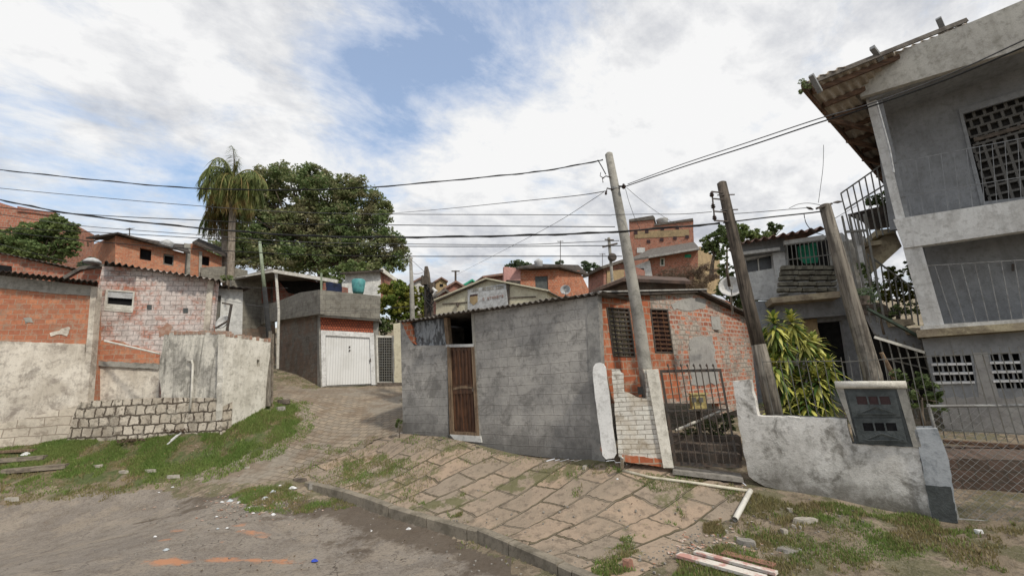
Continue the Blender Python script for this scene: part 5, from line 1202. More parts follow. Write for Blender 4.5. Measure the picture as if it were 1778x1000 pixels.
# side and rear of the house (the wall that runs back from the corner)
mb = MB(Wr.n); z0, z1 = .8, Wr.at(1500,165,0)[2]+.2
mb.prism([[Wr.sz(.25, z0, -1.3), Wr.sz(.25, z1, -1.3), Wr.sz(.25, z1, -7), Wr.sz(.25, z0, -7)]], (Wr.u[0]*.2, Wr.u[1]*.2, 0)); mb.build('side_wall', 'house_grey', h)
railing('balcony_rail', 'grey iron bar railing closing the middle balcony of the big grey house', 'railing', [(Wr, .0, ((1600,462),(1900,444)), ((1636,566),(1900,550)), 13, (0, .97))], bar='galvanised', w_=.011)
railing('balcony_rail', 'faint grey railing across the upper balcony of the big grey house', 'railing', [(Wr, -.05, ((1545,285),(1900,216)), ((1562,380),(1900,330)), 16, (0, .62))], bar='house_grey', w_=.010)
Wr.panel('hanging_lamp', rect(1757,458,1761,470), 'iron', h, -1.0, .06)
# roof
RA, RB = P(1393,149,8.9), P(1672,37,8.55); RBf = RA+(RB-RA)*1.02; RC = P(1538,318,12.6); RD = RC+(RBf-RA)*1.05
corrugated('roof', RA, RBf, RC, RD, 'roof_underside', h, pitch=.24, amp=.03, th=.02, rows=4)
dn_ = np.array([0,0,-.09])
for k in range(9):
    q = (k+.35)/9; a, b = RA+(RC-RA)*q+dn_, RBf+(RD-RBf)*q+dn_; MB().bar(a+(b-a)*.03, b, .07, .12).build('purlin', 'rafter', h)
MB().bar(RA+dn_*.4, RC+dn_*.4, .06, .16).build('eave_beam', 'rafter', h)
MB().bar(RA+np.array([0,-.04,-.03]), RA+(RBf-RA)*.99+np.array([0,-.04,-.03]), .05, .10).build('verge_board', 'roof_cement', h)
for (x0,y0,x1,y1) in ((1408,131,1424,160),(1514,83,1530,104),(1629,32,1642,62)): MB().bar(P(x0,y0,8.6), P(x1,y1,8.8), .10, .10).build('beam_end', 'house_grey', h)
for k in range(4):
    q = .25+k*.2; a = RA+(RC-RA)*q+np.array([0,0,-.12]); e_ = Wr.sz(.1, a[2]-.25, -q*4.0); MB().bar(a, e_, .07, .12).build('outrigger', 'rafter', h)
MB().tube([P(1522,176,9.2), P(1545,260,9.2), P(1552,300,9.2)], .02, 8).build('conduit', 'dish_grey', h)
t_ = thing('moss_tuft', 'small weeds sprouting from the tip of the grey house roof', 'weeds', RA)

# ================= VEGETATION =================
rng = np.random.default_rng(11)
def leaves(name, m, centers, size, parent=None, aspect=.5, droop=0.0, origin=None, **kw):
    n = len(centers); a = rng.normal(size=(n,3)); a[:,2] = a[:,2]*.6-droop; a /= np.linalg.norm(a, axis=1)[:,None]
    b = np.cross(a, rng.normal(size=(n,3))); b /= np.linalg.norm(b, axis=1)[:,None]
    s = size*rng.uniform(.6, 1.3, n)[:,None]; a = a*s; b = b*s*aspect
    v = np.stack([centers-a*.5, centers+b*.5, centers+a*.5, centers-b*.5], 1).reshape(-1, 3)
    return np_mesh(name, v, np.arange(n*4).reshape(n, 4), m, parent, origin, **kw)
def blob_points(c, r, n, shell=.55):
    d = rng.normal(size=(n,3)); d /= np.linalg.norm(d, axis=1)[:,None]; q = shell+(1-shell)*rng.random(n)**.6
    return np.asarray(c)+d*np.asarray(r)*q[:,None]
def tree(name, lab, base, trunk_top, tr, blobs, leafsize, dens, mat_, cat='tree', bark='bark', group=None, clumps=7, aspect=.6, limbs=True, stuff=False):
    """blobs: (centre, radius xyz); every blob is broken into clumps, every clump into leaves"""
    t_ = thing(name, lab, cat, base, group); base = np.asarray(base, float); top = np.asarray(trunk_top, float)
    mb = MB(); mid = (base+top)/2+np.array([rng.uniform(-.1,.1)*tr*4, 0, 0]); mb.tube([base-np.array([0,0,.3]), base, mid, top], [tr*1.35, tr*1.15, tr*.85, tr*.6], 10)
    if limbs:
        for c, r in blobs:
            c = np.asarray(c); k = top+(c-top)*.5+np.array([rng.uniform(-.2,.2), rng.uniform(-.2,.2), -.12*abs(c[0]-top[0])]); mb.tube([top-(top-mid)*.2, k, c], [tr*.45, tr*.3, tr*.08], 7)
            for _ in range(3):
                e_ = c+rng.normal(size=3)*np.asarray(r)*.45; mb.tube([k+(c-k)*.4, (k+e_)/2+np.array([0,0,.05]), e_], [tr*.16, tr*.11, tr*.04], 5)
    mb.build('trunk', bark, t_, smooth=True)
    pts = []
    for c, r in blobs:
        r = np.asarray(r if hasattr(r, '__len__') else (r,r,r), float); area = math.pi*float(r[0]*r[2]); nc = clumps*4; nl = int(dens*1.15*area/(leafsize**2*aspect*.5))
        cc = blob_points(c, r, nc, .35); rad = r.mean()*rng.uniform(.16, .34, nc)
        for q, rd in zip(cc, rad): pts.append(blob_points(q, (rd*1.25, rd*1.25, rd*.75), max(6, nl//nc), .2))
    leaves('crown', mat_, np.concatenate(pts), leafsize, t_, aspect)
    return t_
# big dark spreading tree on the hill
Yt = 44.0
def B(px, py, rx, rz, Y=Yt, ry=None): s_ = Y/727; c = P(px, py, Y); return (c, (rx*s_, (ry or rx)*s_*.8, rz*s_))
bl = [B(452,322,34,34),B(440,372,34,40),B(425,420,34,30),B(520,380,50,40),B(590,420,50,36),B(505,320,55,34),B(455,345,40,40),B(570,335,55,36),B(625,345,40,38),B(650,385,35,34),B(600,385,55,32),B(540,390,55,36),B(480,400,48,36),B(440,440,45,34),B(500,450,55,30),B(560,445,55,34),B(620,440,50,34),B(670,430,36,34),B(690,450,22,26),B(390,440,36,26),B(640,470,45,22),B(410,410,30,22),B(545,310,35,26),B(600,322,28,20),B(665,360,20,16)]
tree('big_tree', 'huge dark spreading broadleaf tree towering behind the garage', P(570,560,Yt), P(560,440,Yt), .75, bl, .31, 6.0, 'leaf_big', clumps=16)
tree('leafy_tree', 'fresher green tree below the right side of the huge dark tree', P(600,540,36), P(598,490,36), .15, [B(575,478,22,14,36),B(612,468,26,16,36),B(640,480,18,12,36),B(600,490,30,12,36)], .30, 5, 'leaf_mid')
tree('leafy_tree', 'bushy green tree overgrowing the old roofs at the far left', P(60,520,24), P(70,470,24), .14, [B(20,420,30,24,24),B(60,405,34,26,24),B(100,400,26,26,24),B(118,425,20,22,24),B(75,440,40,20,24),B(-20,430,30,28,24),B(125,398,12,14,24),B(40,430,40,24,24),B(95,385,16,14,24),B(10,445,40,16,24)], .2, 8, 'leaf_mid', clumps=12)
tree('leafy_tree', 'yellowish green bushy tree over the lattice gate', P(690,620,19.5), P(690,540,19.5), .06, [B(680,500,24,16,19.5),B(705,510,22,20,19.5),B(672,540,18,26,19.5),B(700,545,24,22,19.5),B(725,540,18,26,19.5),B(730,510,12,14,19.5),B(690,525,30,26,19.5)], .15, 7, 'leaf_light', clumps=8)
tree('shrub', 'small dark shrub above the lattice gate', P(668,600,18.2), P(668,580,18.2), .04, [B(668,574,14,8,18.2),B(660,560,9,12,18.2),B(676,566,9,9,18.2)], .13, 5, 'leaf_deep', cat='shrub')
tree('distant_tree', 'rounded dark tree behind the pink ended brick house', P(902,490,45), P(902,470,45), .2, [B(902,460,18,8,45),B(885,465,10,7,45),B(915,462,10,6,45)], .30, 9, 'leaf_far')
tree('distant_tree', 'feathery dark tree above the right end of the brick house roof', P(975,490,48), P(975,470,48), .2, [B(972,457,8,5,48)], .30, 9, 'leaf_far')
tree('distant_tree', 'pointed dark tree right of the brick house with the grey shutter', P(1025,500,46), P(1025,475,46), .2, [B(1018,462,9,12,46),B(1030,466,14,9,46),B(1041,470,8,7,46)], .30, 9, 'leaf_far')
tree('distant_tree', 'dark tree left of the timber pole with the insulator rack', P(1235,480,30), P(1240,440,30), .15, [B(1235,420,18,14,30),B(1252,405,16,18,30),B(1226,430,10,9,30),B(1245,440,14,14,30),B(1265,420,12,12,30)], .2, 8, 'leaf_deep')
tree('distant_tree', 'dense green bush between the brick wing and the balcony house', P(1268,580,14.5), P(1268,520,14.5), .05, [B(1262,475,14,20,14.5),B(1278,505,20,26,14.5),B(1255,505,12,18,14.5),B(1300,530,24,20,14.5)], .12, 8, 'leaf_mid', cat='shrub')
tree('distant_tree', 'olive green rounded tree above the tiled roof edge', P(1290,480,28), P(1290,430,28), .15, [B(1285,402,22,13,28),B(1310,407,16,10,28),B(1272,395,12,12,28),B(1300,415,20,8,28),B(1330,410,16,7,28)], .2, 8, 'leaf_mid')
tree('distant_tree', 'small palm like tree rising above the tiled roof of the balcony house', P(1345,470,24), P(1345,405,24), .06, [B(1344,396,14,6,24),B(1338,390,5,5,24),B(1354,394,6,5,24),B(1344,402,5,8,24)], .15, 8, 'leaf_deep')
tree('hedge_bush', 'dark bush crowding under the stair railing next to the grey house eave', P(1525,400,13), P(1525,370,13), .05, [B(1535,345,16,14,13),B(1512,350,12,8,13),B(1545,330,8,10,13)], .09, 8, 'leaf_deep', cat='shrub')
tree('hedge_bush', 'yellow green bush behind the stairs beside the lower grey column', P(1560,560,12), P(1560,520,12), .05, [B(1552,480,16,18,12),B(1570,505,18,22,12),B(1540,510,16,16,12),B(1585,470,12,22,12)], .09, 6, 'leaf_light', cat='shrub')
tree('ivy_clump', 'ivy growing on the upper half of the rack timber pole', P(1262,470,7.6), P(1262,430,7.6), .02, [B(1258,440,5,20,7.45),B(1254,405,4,12,7.45)], .055, 3, 'leaf_deep', cat='climber', clumps=4)
tree('dry_bush', 'large leafless brown bush in front of the mid brick house', P(1190,560,24), P(1190,520,24), .06, [B(1175,480,36,18,24),B(1205,486,40,18,24),B(1150,490,26,16,24),B(1225,475,24,20,24),B(1190,500,50,14,24)], .16, 2.2, 'leaf_brown', cat='shrub', clumps=7, aspect=.15)
tree('dark_bush', 'low dark bush on the old roof corner left of the orange brick house', P(150,480,22), P(150,465,22), .04, [B(148,460,12,10,22),B(160,452,8,8,22)], .16, 4, 'leaf_far', cat='shrub')
tree('roof_weed', 'small green plant sprouting at the right end of the pinkish house roof', P(398,488,14), P(396,482,14), .02, [B(394,482,11,5,14)], .08, 5, 'leaf_mid', cat='weeds', clumps=5)
# weeds on the house tip
bl = [B(1393,142,7,6,8.8),B(1402,150,10,6,8.8),B(1390,160,4,5,8.8)]
pts = np.concatenate([blob_points(c, r, 60, .3) for c, r in bl]); leaves('foliage', 'leaf_mid', pts, .06, t_)

# strips: curved blades (palm leaflets, strap leaves)
def blades(specs, segs=4):
    """specs: list of (root, dir, up, length, width, sag); returns verts, faces"""
    vs = []; fs = []; b = 0
    for root, d, length, width, sag in specs:
        root = np.asarray(root, float); d = np.asarray(d, float)/np.linalg.norm(d); side = np.cross(d, [0,0,1.]); sl = np.linalg.norm(side); side = side/sl if sl > 1e-3 else np.array([1.,0,0])
        for k in range(segs+1):
            q = k/segs; p = root+d*length*q+np.array([0,0,-sag*length*q*q]); w_ = width*(.35+1.3*q if q < .5 else 2*(1-q)+.02)*.5
            vs += [p-side*w_, p+side*w_]
            if k: fs.append((b+2*k-2, b+2*k-1, b+2*k+1, b+2*k))
        b += 2*(segs+1)
    return np.array(vs), np.array(fs)
def palm(name, lab, base, top, tr, R, nf, group=None, spread=1.0):
    t_ = thing(name, lab, 'palm tree', base, group); base, top = np.asarray(base), np.asarray(top)
    MB().tube([base-np.array([0,0,.5]), base, (base+top)/2, top], [tr*1.2, tr*1.1, tr, tr*.8], 12).build('trunk', 'palm_bark', t_, smooth=True)
    fr = []; old = []; r = random.Random(int(R*100)+nf)
    mbr = MB()
    for i in range(nf):
        az = i*2.39996; old_ = i < nf*.38; e0 = r.uniform(.3, 1.0) if old_ else r.uniform(.55, 1.52); L = R*r.uniform(.8, 1.1); d = np.array([math.cos(az)*math.cos(e0), math.sin(az)*math.cos(e0), math.sin(e0)])
        p = top.copy(); seg = 12; path = [p.copy()]; g = (r.uniform(2.4, 3.4)+(1.5-e0)*2.2) if i < nf-3 else 1.1; g = g*1.1 if not old_ else 7.0; L = L if i < nf-3 else L*.6
        for k in range(seg):
            d = d+np.array([0,0,-g/seg*(.6+k/seg)]); d /= np.linalg.norm(d); p = p+d*L/seg; path.append(p.copy())
            for s_ in range(6):
                for sg in (-1, 1):
                    side = np.cross(d, [0,0,1.]); sn = np.linalg.norm(side); side = side/sn if sn > .05 else np.array([1.,0,0])
                    ln = R*.20*math.sin(math.pi*min(1,(k+1+s_/6)/(seg+1.2)))**.6*r.uniform(.8,1.2)
                    (old if old_ else fr).append((p-d*L/seg*(s_/6), side*sg*.55+d*.35+np.array([r.uniform(-.25,.25), r.uniform(-.25,.25), r.uniform(-.9,-.1)]), ln, R*.014, .6))
        mbr.tube(path, [.05*R/2.6*(1-.8*q/seg) for q in range(seg+1)], 5)
    mbr.build('rachis', 'leaf_palm_old', t_)
    v, f_ = blades(fr, 3); np_mesh('fronds', v, f_, 'leaf_palm', t_)
    v, f_ = blades(old, 3); np_mesh('old_fronds', v, f_, 'leaf_palm_old', t_)
    mb = MB()
    for i in range(26):
        az = r.uniform(0, 6.28); q = top+np.array([math.cos(az)*tr*1.2, math.sin(az)*tr*1.2, r.uniform(-.3,.1)]); mb.tube([q, q+np.array([math.cos(az)*.25, math.sin(az)*.25, -R*.25]), q+np.array([math.cos(az)*.18, math.sin(az)*.18, -R*r.uniform(.5,.8)])], [.03,.04,.015], 5)
    mb.build('dead_skirt', 'palm_skirt', t_)
Yp = 30.0
palm('palm_tree', 'tall palm with drooping fronds and a pale grey trunk left of the huge tree', P(399,520,Yp), P(405,316,Yp), .24, 3.8, 48)
palm('palm_tree', 'shorter palm with a brown trunk close behind the tall pale trunked palm', P(392,520,Yp+1.5), P(388,372,Yp+1.5), .2, 2.8, 24)

# yellow variegated dracaena behind the yard wall
t_ = thing('dracaena_bush', 'tall bush of yellow and green strap leaves beside the old timber pole', 'plant', P(1375,735,7.6))
mb = MB(); heads = []; r = random.Random(21)
for (px, py) in ((1345,565),(1375,560),(1330,595),(1360,600),(1395,590),(1345,635),(1378,630),(1410,625),(1360,665),(1390,665),(1420,660),(1370,700),(1400,700),(1432,690),(1350,690),(1415,600),(1440,640),(1340,720),(1385,725)):
    Y = 7.6+r.uniform(-.35,.35); hd = P(px, py, Y); heads.append(hd); b0 = P(1385+r.uniform(-15,15), 745, 7.7); mb.tube([b0, (b0+hd)/2+np.array([r.uniform(-.05,.05),0,.03]), hd], [.025,.02,.015], 6)
mb.build('stems', 'bark', t_)
yel, grn = [], []
for hd in heads:
    for i in range(88):
        az = i*2.4+r.uniform(-.2,.2); e0 = 1.35-(i/80)*2.3; d = (math.cos(az)*math.cos(e0), math.sin(az)*math.cos(e0), math.sin(e0))
        (yel if r.random() < .5 else grn).append((hd+np.array([0,0,.12-.26*i/80]), d, r.uniform(.20,.36), r.uniform(.05,.085), .45))
v, f_ = blades(yel, 5); np_mesh('yellow_leaves', v, f_, 'leaf_yellow', t_)
v, f_ = blades(grn, 5); np_mesh('green_leaves', v, f_, 'leaf_dracaena', t_)
tree('creeper', 'tangle of greenery hanging over the outside stairs', P(1530,560,10.4), P(1530,540,10.4), .02, [B(1545,540,22,12,10.4),B(1520,500,14,18,10.4),B(1580,535,16,14,10.4),B(1500,470,10,20,10.4)], .07, 3.2, 'leaf_mid', cat='climber', clumps=6)
t_ = thing('potted_plant', 'grey leaved potted plant on the broken stair landing', 'plant', P(1500,532,10.0))
mb = MB(); c = P(1500,530,10.0); mb.tube([c, c+np.array([0,0,.22])], [.12,.16], 12); mb.build('pot', 'stone_step', t_)
leaves('foliage', 'leaf_far', np.concatenate([blob_points(P(x, y, 10.0), (.2,.2,.16), 90, .2) for x, y in ((1492,512),(1506,508),(1500,520),(1514,518))]), .09, t_)
tree('shrub', 'dim bush in the yard behind the fence below the stairs', P(1600,720,8.3), P(1600,690,8.3), .03, [B(1575,690,22,22,8.3),B(1610,670,18,30,8.3),B(1560,660,12,20,8.3),B(1620,700,14,20,8.3)], .085, 4, 'leaf_deep', cat='shrub', clumps=5)
tree('shrub', 'low shrubbery inside the iron gate', P(1255,760,8.6), P(1255,740,8.6), .02, [B(1230,745,26,12,8.6),B(1262,735,14,20,8.6),B(1200,750,18,8,8.6)], .06, 4, 'leaf_deep', cat='shrub', clumps=5)
tree('shrub', 'small weed clump against the grey house by the alley', P(694,745,10.9), P(694,738,10.9), .01, [B(692,734,6,8,10.9)], .06, 5, 'leaf_deep', cat='weeds', clumps=5)

# ---- grass ----
def grass(name, polys, m, hgt, lab, dens_sc=2.2, cut=.45, wid=.012, seed=5, zoff=0.0):
    V_, F_ = [], []; b = 0
    for pix, n in polys:
        pg = gp(*pix); xs = [p[0] for p in pg]; ys = [p[1] for p in pg]; n = int(n)
        x = rng.uniform(min(xs), max(xs), n*3); y = rng.uniform(min(ys), max(ys), n*3); ok = inside(pg, x+(fbm(x, y, 2.2, 31)-.5)*.9, y+(fbm(x, y, 2.2, 37)-.5)*.9) & (fbm(x, y, dens_sc, seed)+rng.uniform(-.08,.08,x.shape) > cut); x, y = x[ok][:n], y[ok][:n]; k = len(x)
        if not k: continue
        z = H(x, y)+zoff; a = rng.uniform(0, 6.28, k); l = hgt*rng.uniform(.4, 1.25, k)*(.5+fbm(x, y, 3, seed+2)); ln = rng.uniform(.1, .8, k)*l; w_ = wid*rng.uniform(.7,1.4,k)
        ca, sa = np.cos(a), np.sin(a); t2 = rng.uniform(0, 6.28, k)
        p0 = np.stack([x-ca*w_, y-sa*w_, z-.01], 1); p1 = np.stack([x+ca*w_, y+sa*w_, z-.01], 1); tp = np.stack([x+np.cos(t2)*ln, y+np.sin(t2)*ln, z+l], 1)
        V_.append(np.stack([p0, p1, tp], 1).reshape(-1, 3)); F_.append(np.arange(k*3).reshape(k, 3)+b); b += k*3
    return np_mesh(name, np.concatenate(V_), np.concatenate(F_), m, kind='stuff', label=lab, cat='grass')
lawn = [(0,772),(160,752),(280,744),(385,748),(470,700),(510,700),(525,735),(505,760),(440,792),(335,824),(270,838),(90,834),(-60,832),(-60,780)]
grass('grass', [(lawn, 62000), ([(-60,775),(160,748),(385,744),(480,690),(540,700),(545,750),(470,800),(345,840),(200,850),(-60,850)], 14000), ([(40,790),(150,765),(260,745),(390,750),(300,790)], 9000)], 'grass', .06, 'green grass on the bank under the left wall', 1.9, .47)
grass('dry_grass', [(lawn, 16000), ([(0,838),(280,840),(200,860),(0,880)], 2500)], 'grass_dry', .05, 'dry yellowish grass patches along the road edge', 2.6, .52, seed=8)
ptch = [([(480,838),(590,850),(640,880),(560,890),(420,885),(400,862)], 9000), ([(595,858),(680,892),(830,945),(1010,1010),(990,1000),(820,935),(690,884),(600,850)], 3500),
  ([(690,750),(850,785),(1050,806),(1060,820),(900,815),(760,792),(690,765)], 5000), ([(1060,805),(1160,825),(1290,840),(1320,870),(1240,850),(1100,835)], 3500),
  ([(1290,845),(1330,850),(1500,885),(1660,915),(1640,930),(1480,905),(1350,900),(1290,880)], 9000), ([(1150,985),(1250,940),(1330,930),(1400,960),(1330,990),(1400,1030),(1150,1040)], 4500),
  ([(700,870),(800,860),(800,905),(720,905)], 2600), ([(600,795),(700,785),(720,800),(620,850),(580,850)], 2600), ([(500,820),(600,780),(740,800),(760,880),(640,860)], 3800), ([(515,770),(640,765),(690,760),(600,800)], 1500), ([(1060,950),(1120,930),(1100,1000),(1030,1000)], 1600), ([(1200,915),(1260,905),(1270,930),(1200,930)], 1500),
  ([(480,645),(555,672),(545,680),(480,660)], 1500), ([(1180,840),(1300,848),(1290,870),(1200,862)], 1500), ([(1120,900),(1190,850),(1200,856),(1130,915)], 500), ([(975,860),(1075,805),(1082,810),(985,868)], 400),
  ([(1640,905),(1778,905),(1800,930),(1660,935)], 1500), ([(1290,880),(1500,900),(1660,930),(1560,990),(1300,1000)], 4500), ([(1500,930),(1778,930),(1778,1000),(1500,1000)], 2500)]
grass('grass_tufts', [(a, b*.8) for a, b in ptch], 'grass', .035, 'green tufts along walls, kerb and slab joints', 3.0, .50, .007, 12, .01)
grass('dry_tufts', [(a, b*.55) for a, b in ptch], 'grass_dry', .04, 'dry straw coloured tufts between the paving slabs', 3.4, .47, .007, 4, .01)

# ================= WIRES =================
def wire(lab, A_, B_, pix, r=.012, m='wire_black', name='overhead_wire', twist=False):
    """wire hanging in the vertical plane through two ground points, read off at the given photo pixels"""
    Wq = Wall(A_, B_); pts = [Wq.at(x, y) for x, y in pix]; out = []
    for i in range(len(pts)-1):                      # Catmull-Rom through the points
        p0 = pts[max(i-1, 0)]; p1 = pts[i]; p2 = pts[i+1]; p3 = pts[min(i+2, len(pts)-1)]
        for k in range(8):
            q = k/8; out.append(.5*((2*p1)+(-p0+p2)*q+(2*p0-5*p1+4*p2-p3)*q*q+(-p0+3*p1-3*p2+p3)*q**3))
    out.append(pts[-1]); mb = MB()
    mb.tube(out, r, 6)
    if twist:
        n = len(out); mb.tube([p+np.array([0, math.cos(i*1.2)*r*1.3, math.sin(i*1.2)*r*1.3]) for i, p in enumerate(out)], r*.7, 5)
    return mb.build(name, m, label=lab, cat='wire', group='overhead wires')
pA = P(1057,300,7.9)[:2]; LA = np.array([-15.0, 9.0]); pB = P(1250,350,7.0)[:2]; pC = P(1435,370,6.8)[:2]
wire('topmost thick sagging cable meeting the top of the leaning concrete pole', LA, pA, [(-60,286),(0,295),(170,313),(335,327),(500,330),(650,325),(850,307),(950,296),(1047,278)], .011, twist=True)
wire('second cable from the top at the left edge, passing behind the palm crown', LA, pA, [(-60,320),(0,327),(170,343),(335,357),(500,368),(680,372),(900,373),(1062,374)], .007, 'wire_grey')
wire('thickest black cable sagging right across the picture to the two timber poles', LA, pB, [(-60,333),(0,347),(130,372),(335,395),(520,409),(700,412),(900,409),(1062,403),(1250,388)], .015, twist=True)
wire('thick black cable between the rack timber pole and the stout timber pole', pB, pC, [(1256,387),(1330,378),(1405,370),(1434,366)], .012)
wire('thin cable just under the thickest black cable on the right', LA, pA, [(-60,345),(0,360),(170,374),(335,382),(500,389),(700,391),(900,393),(1068,394)], .009)
wire('upper one of two close thin cables below the thickest cable', LA, pA, [(-60,362),(0,372),(140,392),(335,407),(520,420),(730,424),(900,425),(1000,421),(1075,418)], .007, 'wire_grey')
wire('lower one of two close thin cables below the thickest cable', LA, pA, [(-60,385),(0,395),(140,402),(335,413),(520,426),(730,428),(900,428),(1000,427),(1078,427)], .008)
wire('lowest long cable crossing just above the roofs', LA, pA, [(-60,395),(0,402),(170,420),(335,432),(520,442),(700,445),(900,445),(1080,445)], .009)
wire('cable slanting gently up from the big tree to the insulator of the concrete pole', P(640,380,20)[:2], pA, [(640,374),(760,364),(900,350),(1000,340),(1052,332)], .009, 'wire_grey')
wire('thin stay wire slanting steeply down left from the concrete pole to the skyline pole', P(791,475,30)[:2], pA, [(791,478),(880,432),(960,390),(1030,346),(1050,332)], .006, 'wire_grey')
RR = np.array([4.9, 3.4])
wire('lower cable of the pair climbing right from the concrete pole across the grey house', pA, RR, [(1086,324),(1180,292),(1300,254),(1420,214),(1510,186),(1640,140),(1778,82),(1850,50)], .009)
wire('upper cable of the pair climbing right from the concrete pole', pA, RR, [(1090,320),(1180,287),(1300,247),(1420,207),(1510,181),(1640,133),(1778,70),(1850,36)], .007, 'wire_grey')
wire('thin cable running past the concrete pole to the rack timber pole', pA, pB, [(1062,373),(1120,372),(1180,372),(1236,368)], .006, 'wire_grey')
wire('fine service wire dropping right from the concrete pole insulator', pA, P(1185,410,12)[:2], [(1088,326),(1110,345),(1140,368),(1185,398)], .005, 'wire_grey')
wire('fine service wire dropping almost straight beside the concrete pole', pA, P(1105,410,9)[:2], [(1086,328),(1092,350),(1102,378),(1112,400)], .005, 'wire_grey')
wire('thin wire from the rack timber pole to the stout timber pole connector', pB, pC, [(1264,372),(1320,368),(1400,361)], .006, 'wire_grey')
wire('thin looping wire arching above the stout timber pole', pB, pC, [(1370,362),(1385,355),(1405,353),(1428,357)], .005, 'wire_grey')
wire('loose wire hanging down left of the stout timber pole top', P(1398,372,6.8)[:2], pC, [(1396,372),(1400,388),(1412,402),(1430,408)], .006)
wire('curly loose wire rising above the stout timber pole into the sky', P(1419,350,6.8)[:2], P(1433,350,6.8)[:2], [(1421,352),(1424,330),(1429,290),(1430,252)], .004, 'wire_grey')
wire('short wire from the stout timber pole to the stair railing', pC, P(1490,360,9)[:2], [(1440,385),(1462,372),(1490,356)], .006, 'wire_grey')
wire('low thin wire crossing in front of the pinkish house roof', P(0,430,11.5)[:2], P(500,560,15)[:2], [(0,424),(120,455),(250,480),(380,497),(500,500)], .005, 'wire_grey')
wire('low wire sagging in front of the block garage parapet', P(380,500,13)[:2], P(760,530,13.6)[:2], [(380,520),(480,535),(600,540),(712,532)], .006, 'wire_grey')
wire('service wire from the slim green pole to the carport corner', P(400,480,14.4)[:2], P(480,470,15)[:2], [(385,458),(420,452),(452,444)], .006, 'wire_grey')
wire('short red sagging wire between the alley concrete pole and the tangled timber pole', P(714,470,13.5)[:2], P(742,470,13.9)[:2], [(714,473),(724,476),(740,471)], .007, 'meter_red')

# ================= DRAIN PIPE, STONES, LITTER =================
def gpt(px, py, dz=0.0): p = G(px, py); return np.array([p[0], p[1], gz(p[0], p[1])+dz])
t_ = thing('drain_pipe', 'white plastic drain pipe bending out of the wall and across the slabs', 'pipe', gpt(1090,822))
mb = MB(); mb.tube([P(1077,791,7.45), P(1080,795,7.4), gpt(1081,820,.06)], .028, 10); mb.build('riser', 'pvc_white', t_, smooth=True)
MB().tube([gpt(1081,820,.035), gpt(1130,832,.03), gpt(1200,841,.03), gpt(1304,857,.035)], .024, 10).build('long_run', 'pvc', t_, smooth=True)
mb = MB(); a, b = gpt(1304,857,.045), gpt(1277,907,.04); mb.tube([a, b], .036, 12, cap=False); mb.tube([b, a], .029, 12, cap=False); mb.build('outlet', 'pvc_white', t_, smooth=True)
def rock(name, lab, cat, c, size, m, seed, group=None, yaw=0.0, flat=True):
    r = random.Random(seed); n = 7; sx, sy, sz_ = size; mb = MB((math.cos(yaw), math.sin(yaw)))
    top = []; bot = []
    for i in range(n):
        a = 2*math.pi*i/n+r.uniform(-.25,.25); k = r.uniform(.78, 1.05); x, y = math.cos(a)*sx/2*k, math.sin(a)*sy/2*k
        X_, Y2 = x*math.cos(yaw)-y*math.sin(yaw), x*math.sin(yaw)+y*math.cos(yaw)
        top.append((c[0]+X_*.88, c[1]+Y2*.88, c[2]+sz_*r.uniform(.8,1.1))); bot.append((c[0]+X_, c[1]+Y2, c[2]-.02))
    mb.add(top+bot, [tuple(range(n)), tuple(range(2*n-1, n-1, -1))]+[(i, n+i, n+(i+1) % n, (i+1) % n) for i in range(n)])
    return mb.build(name, m, label=lab, cat=cat, group=group)
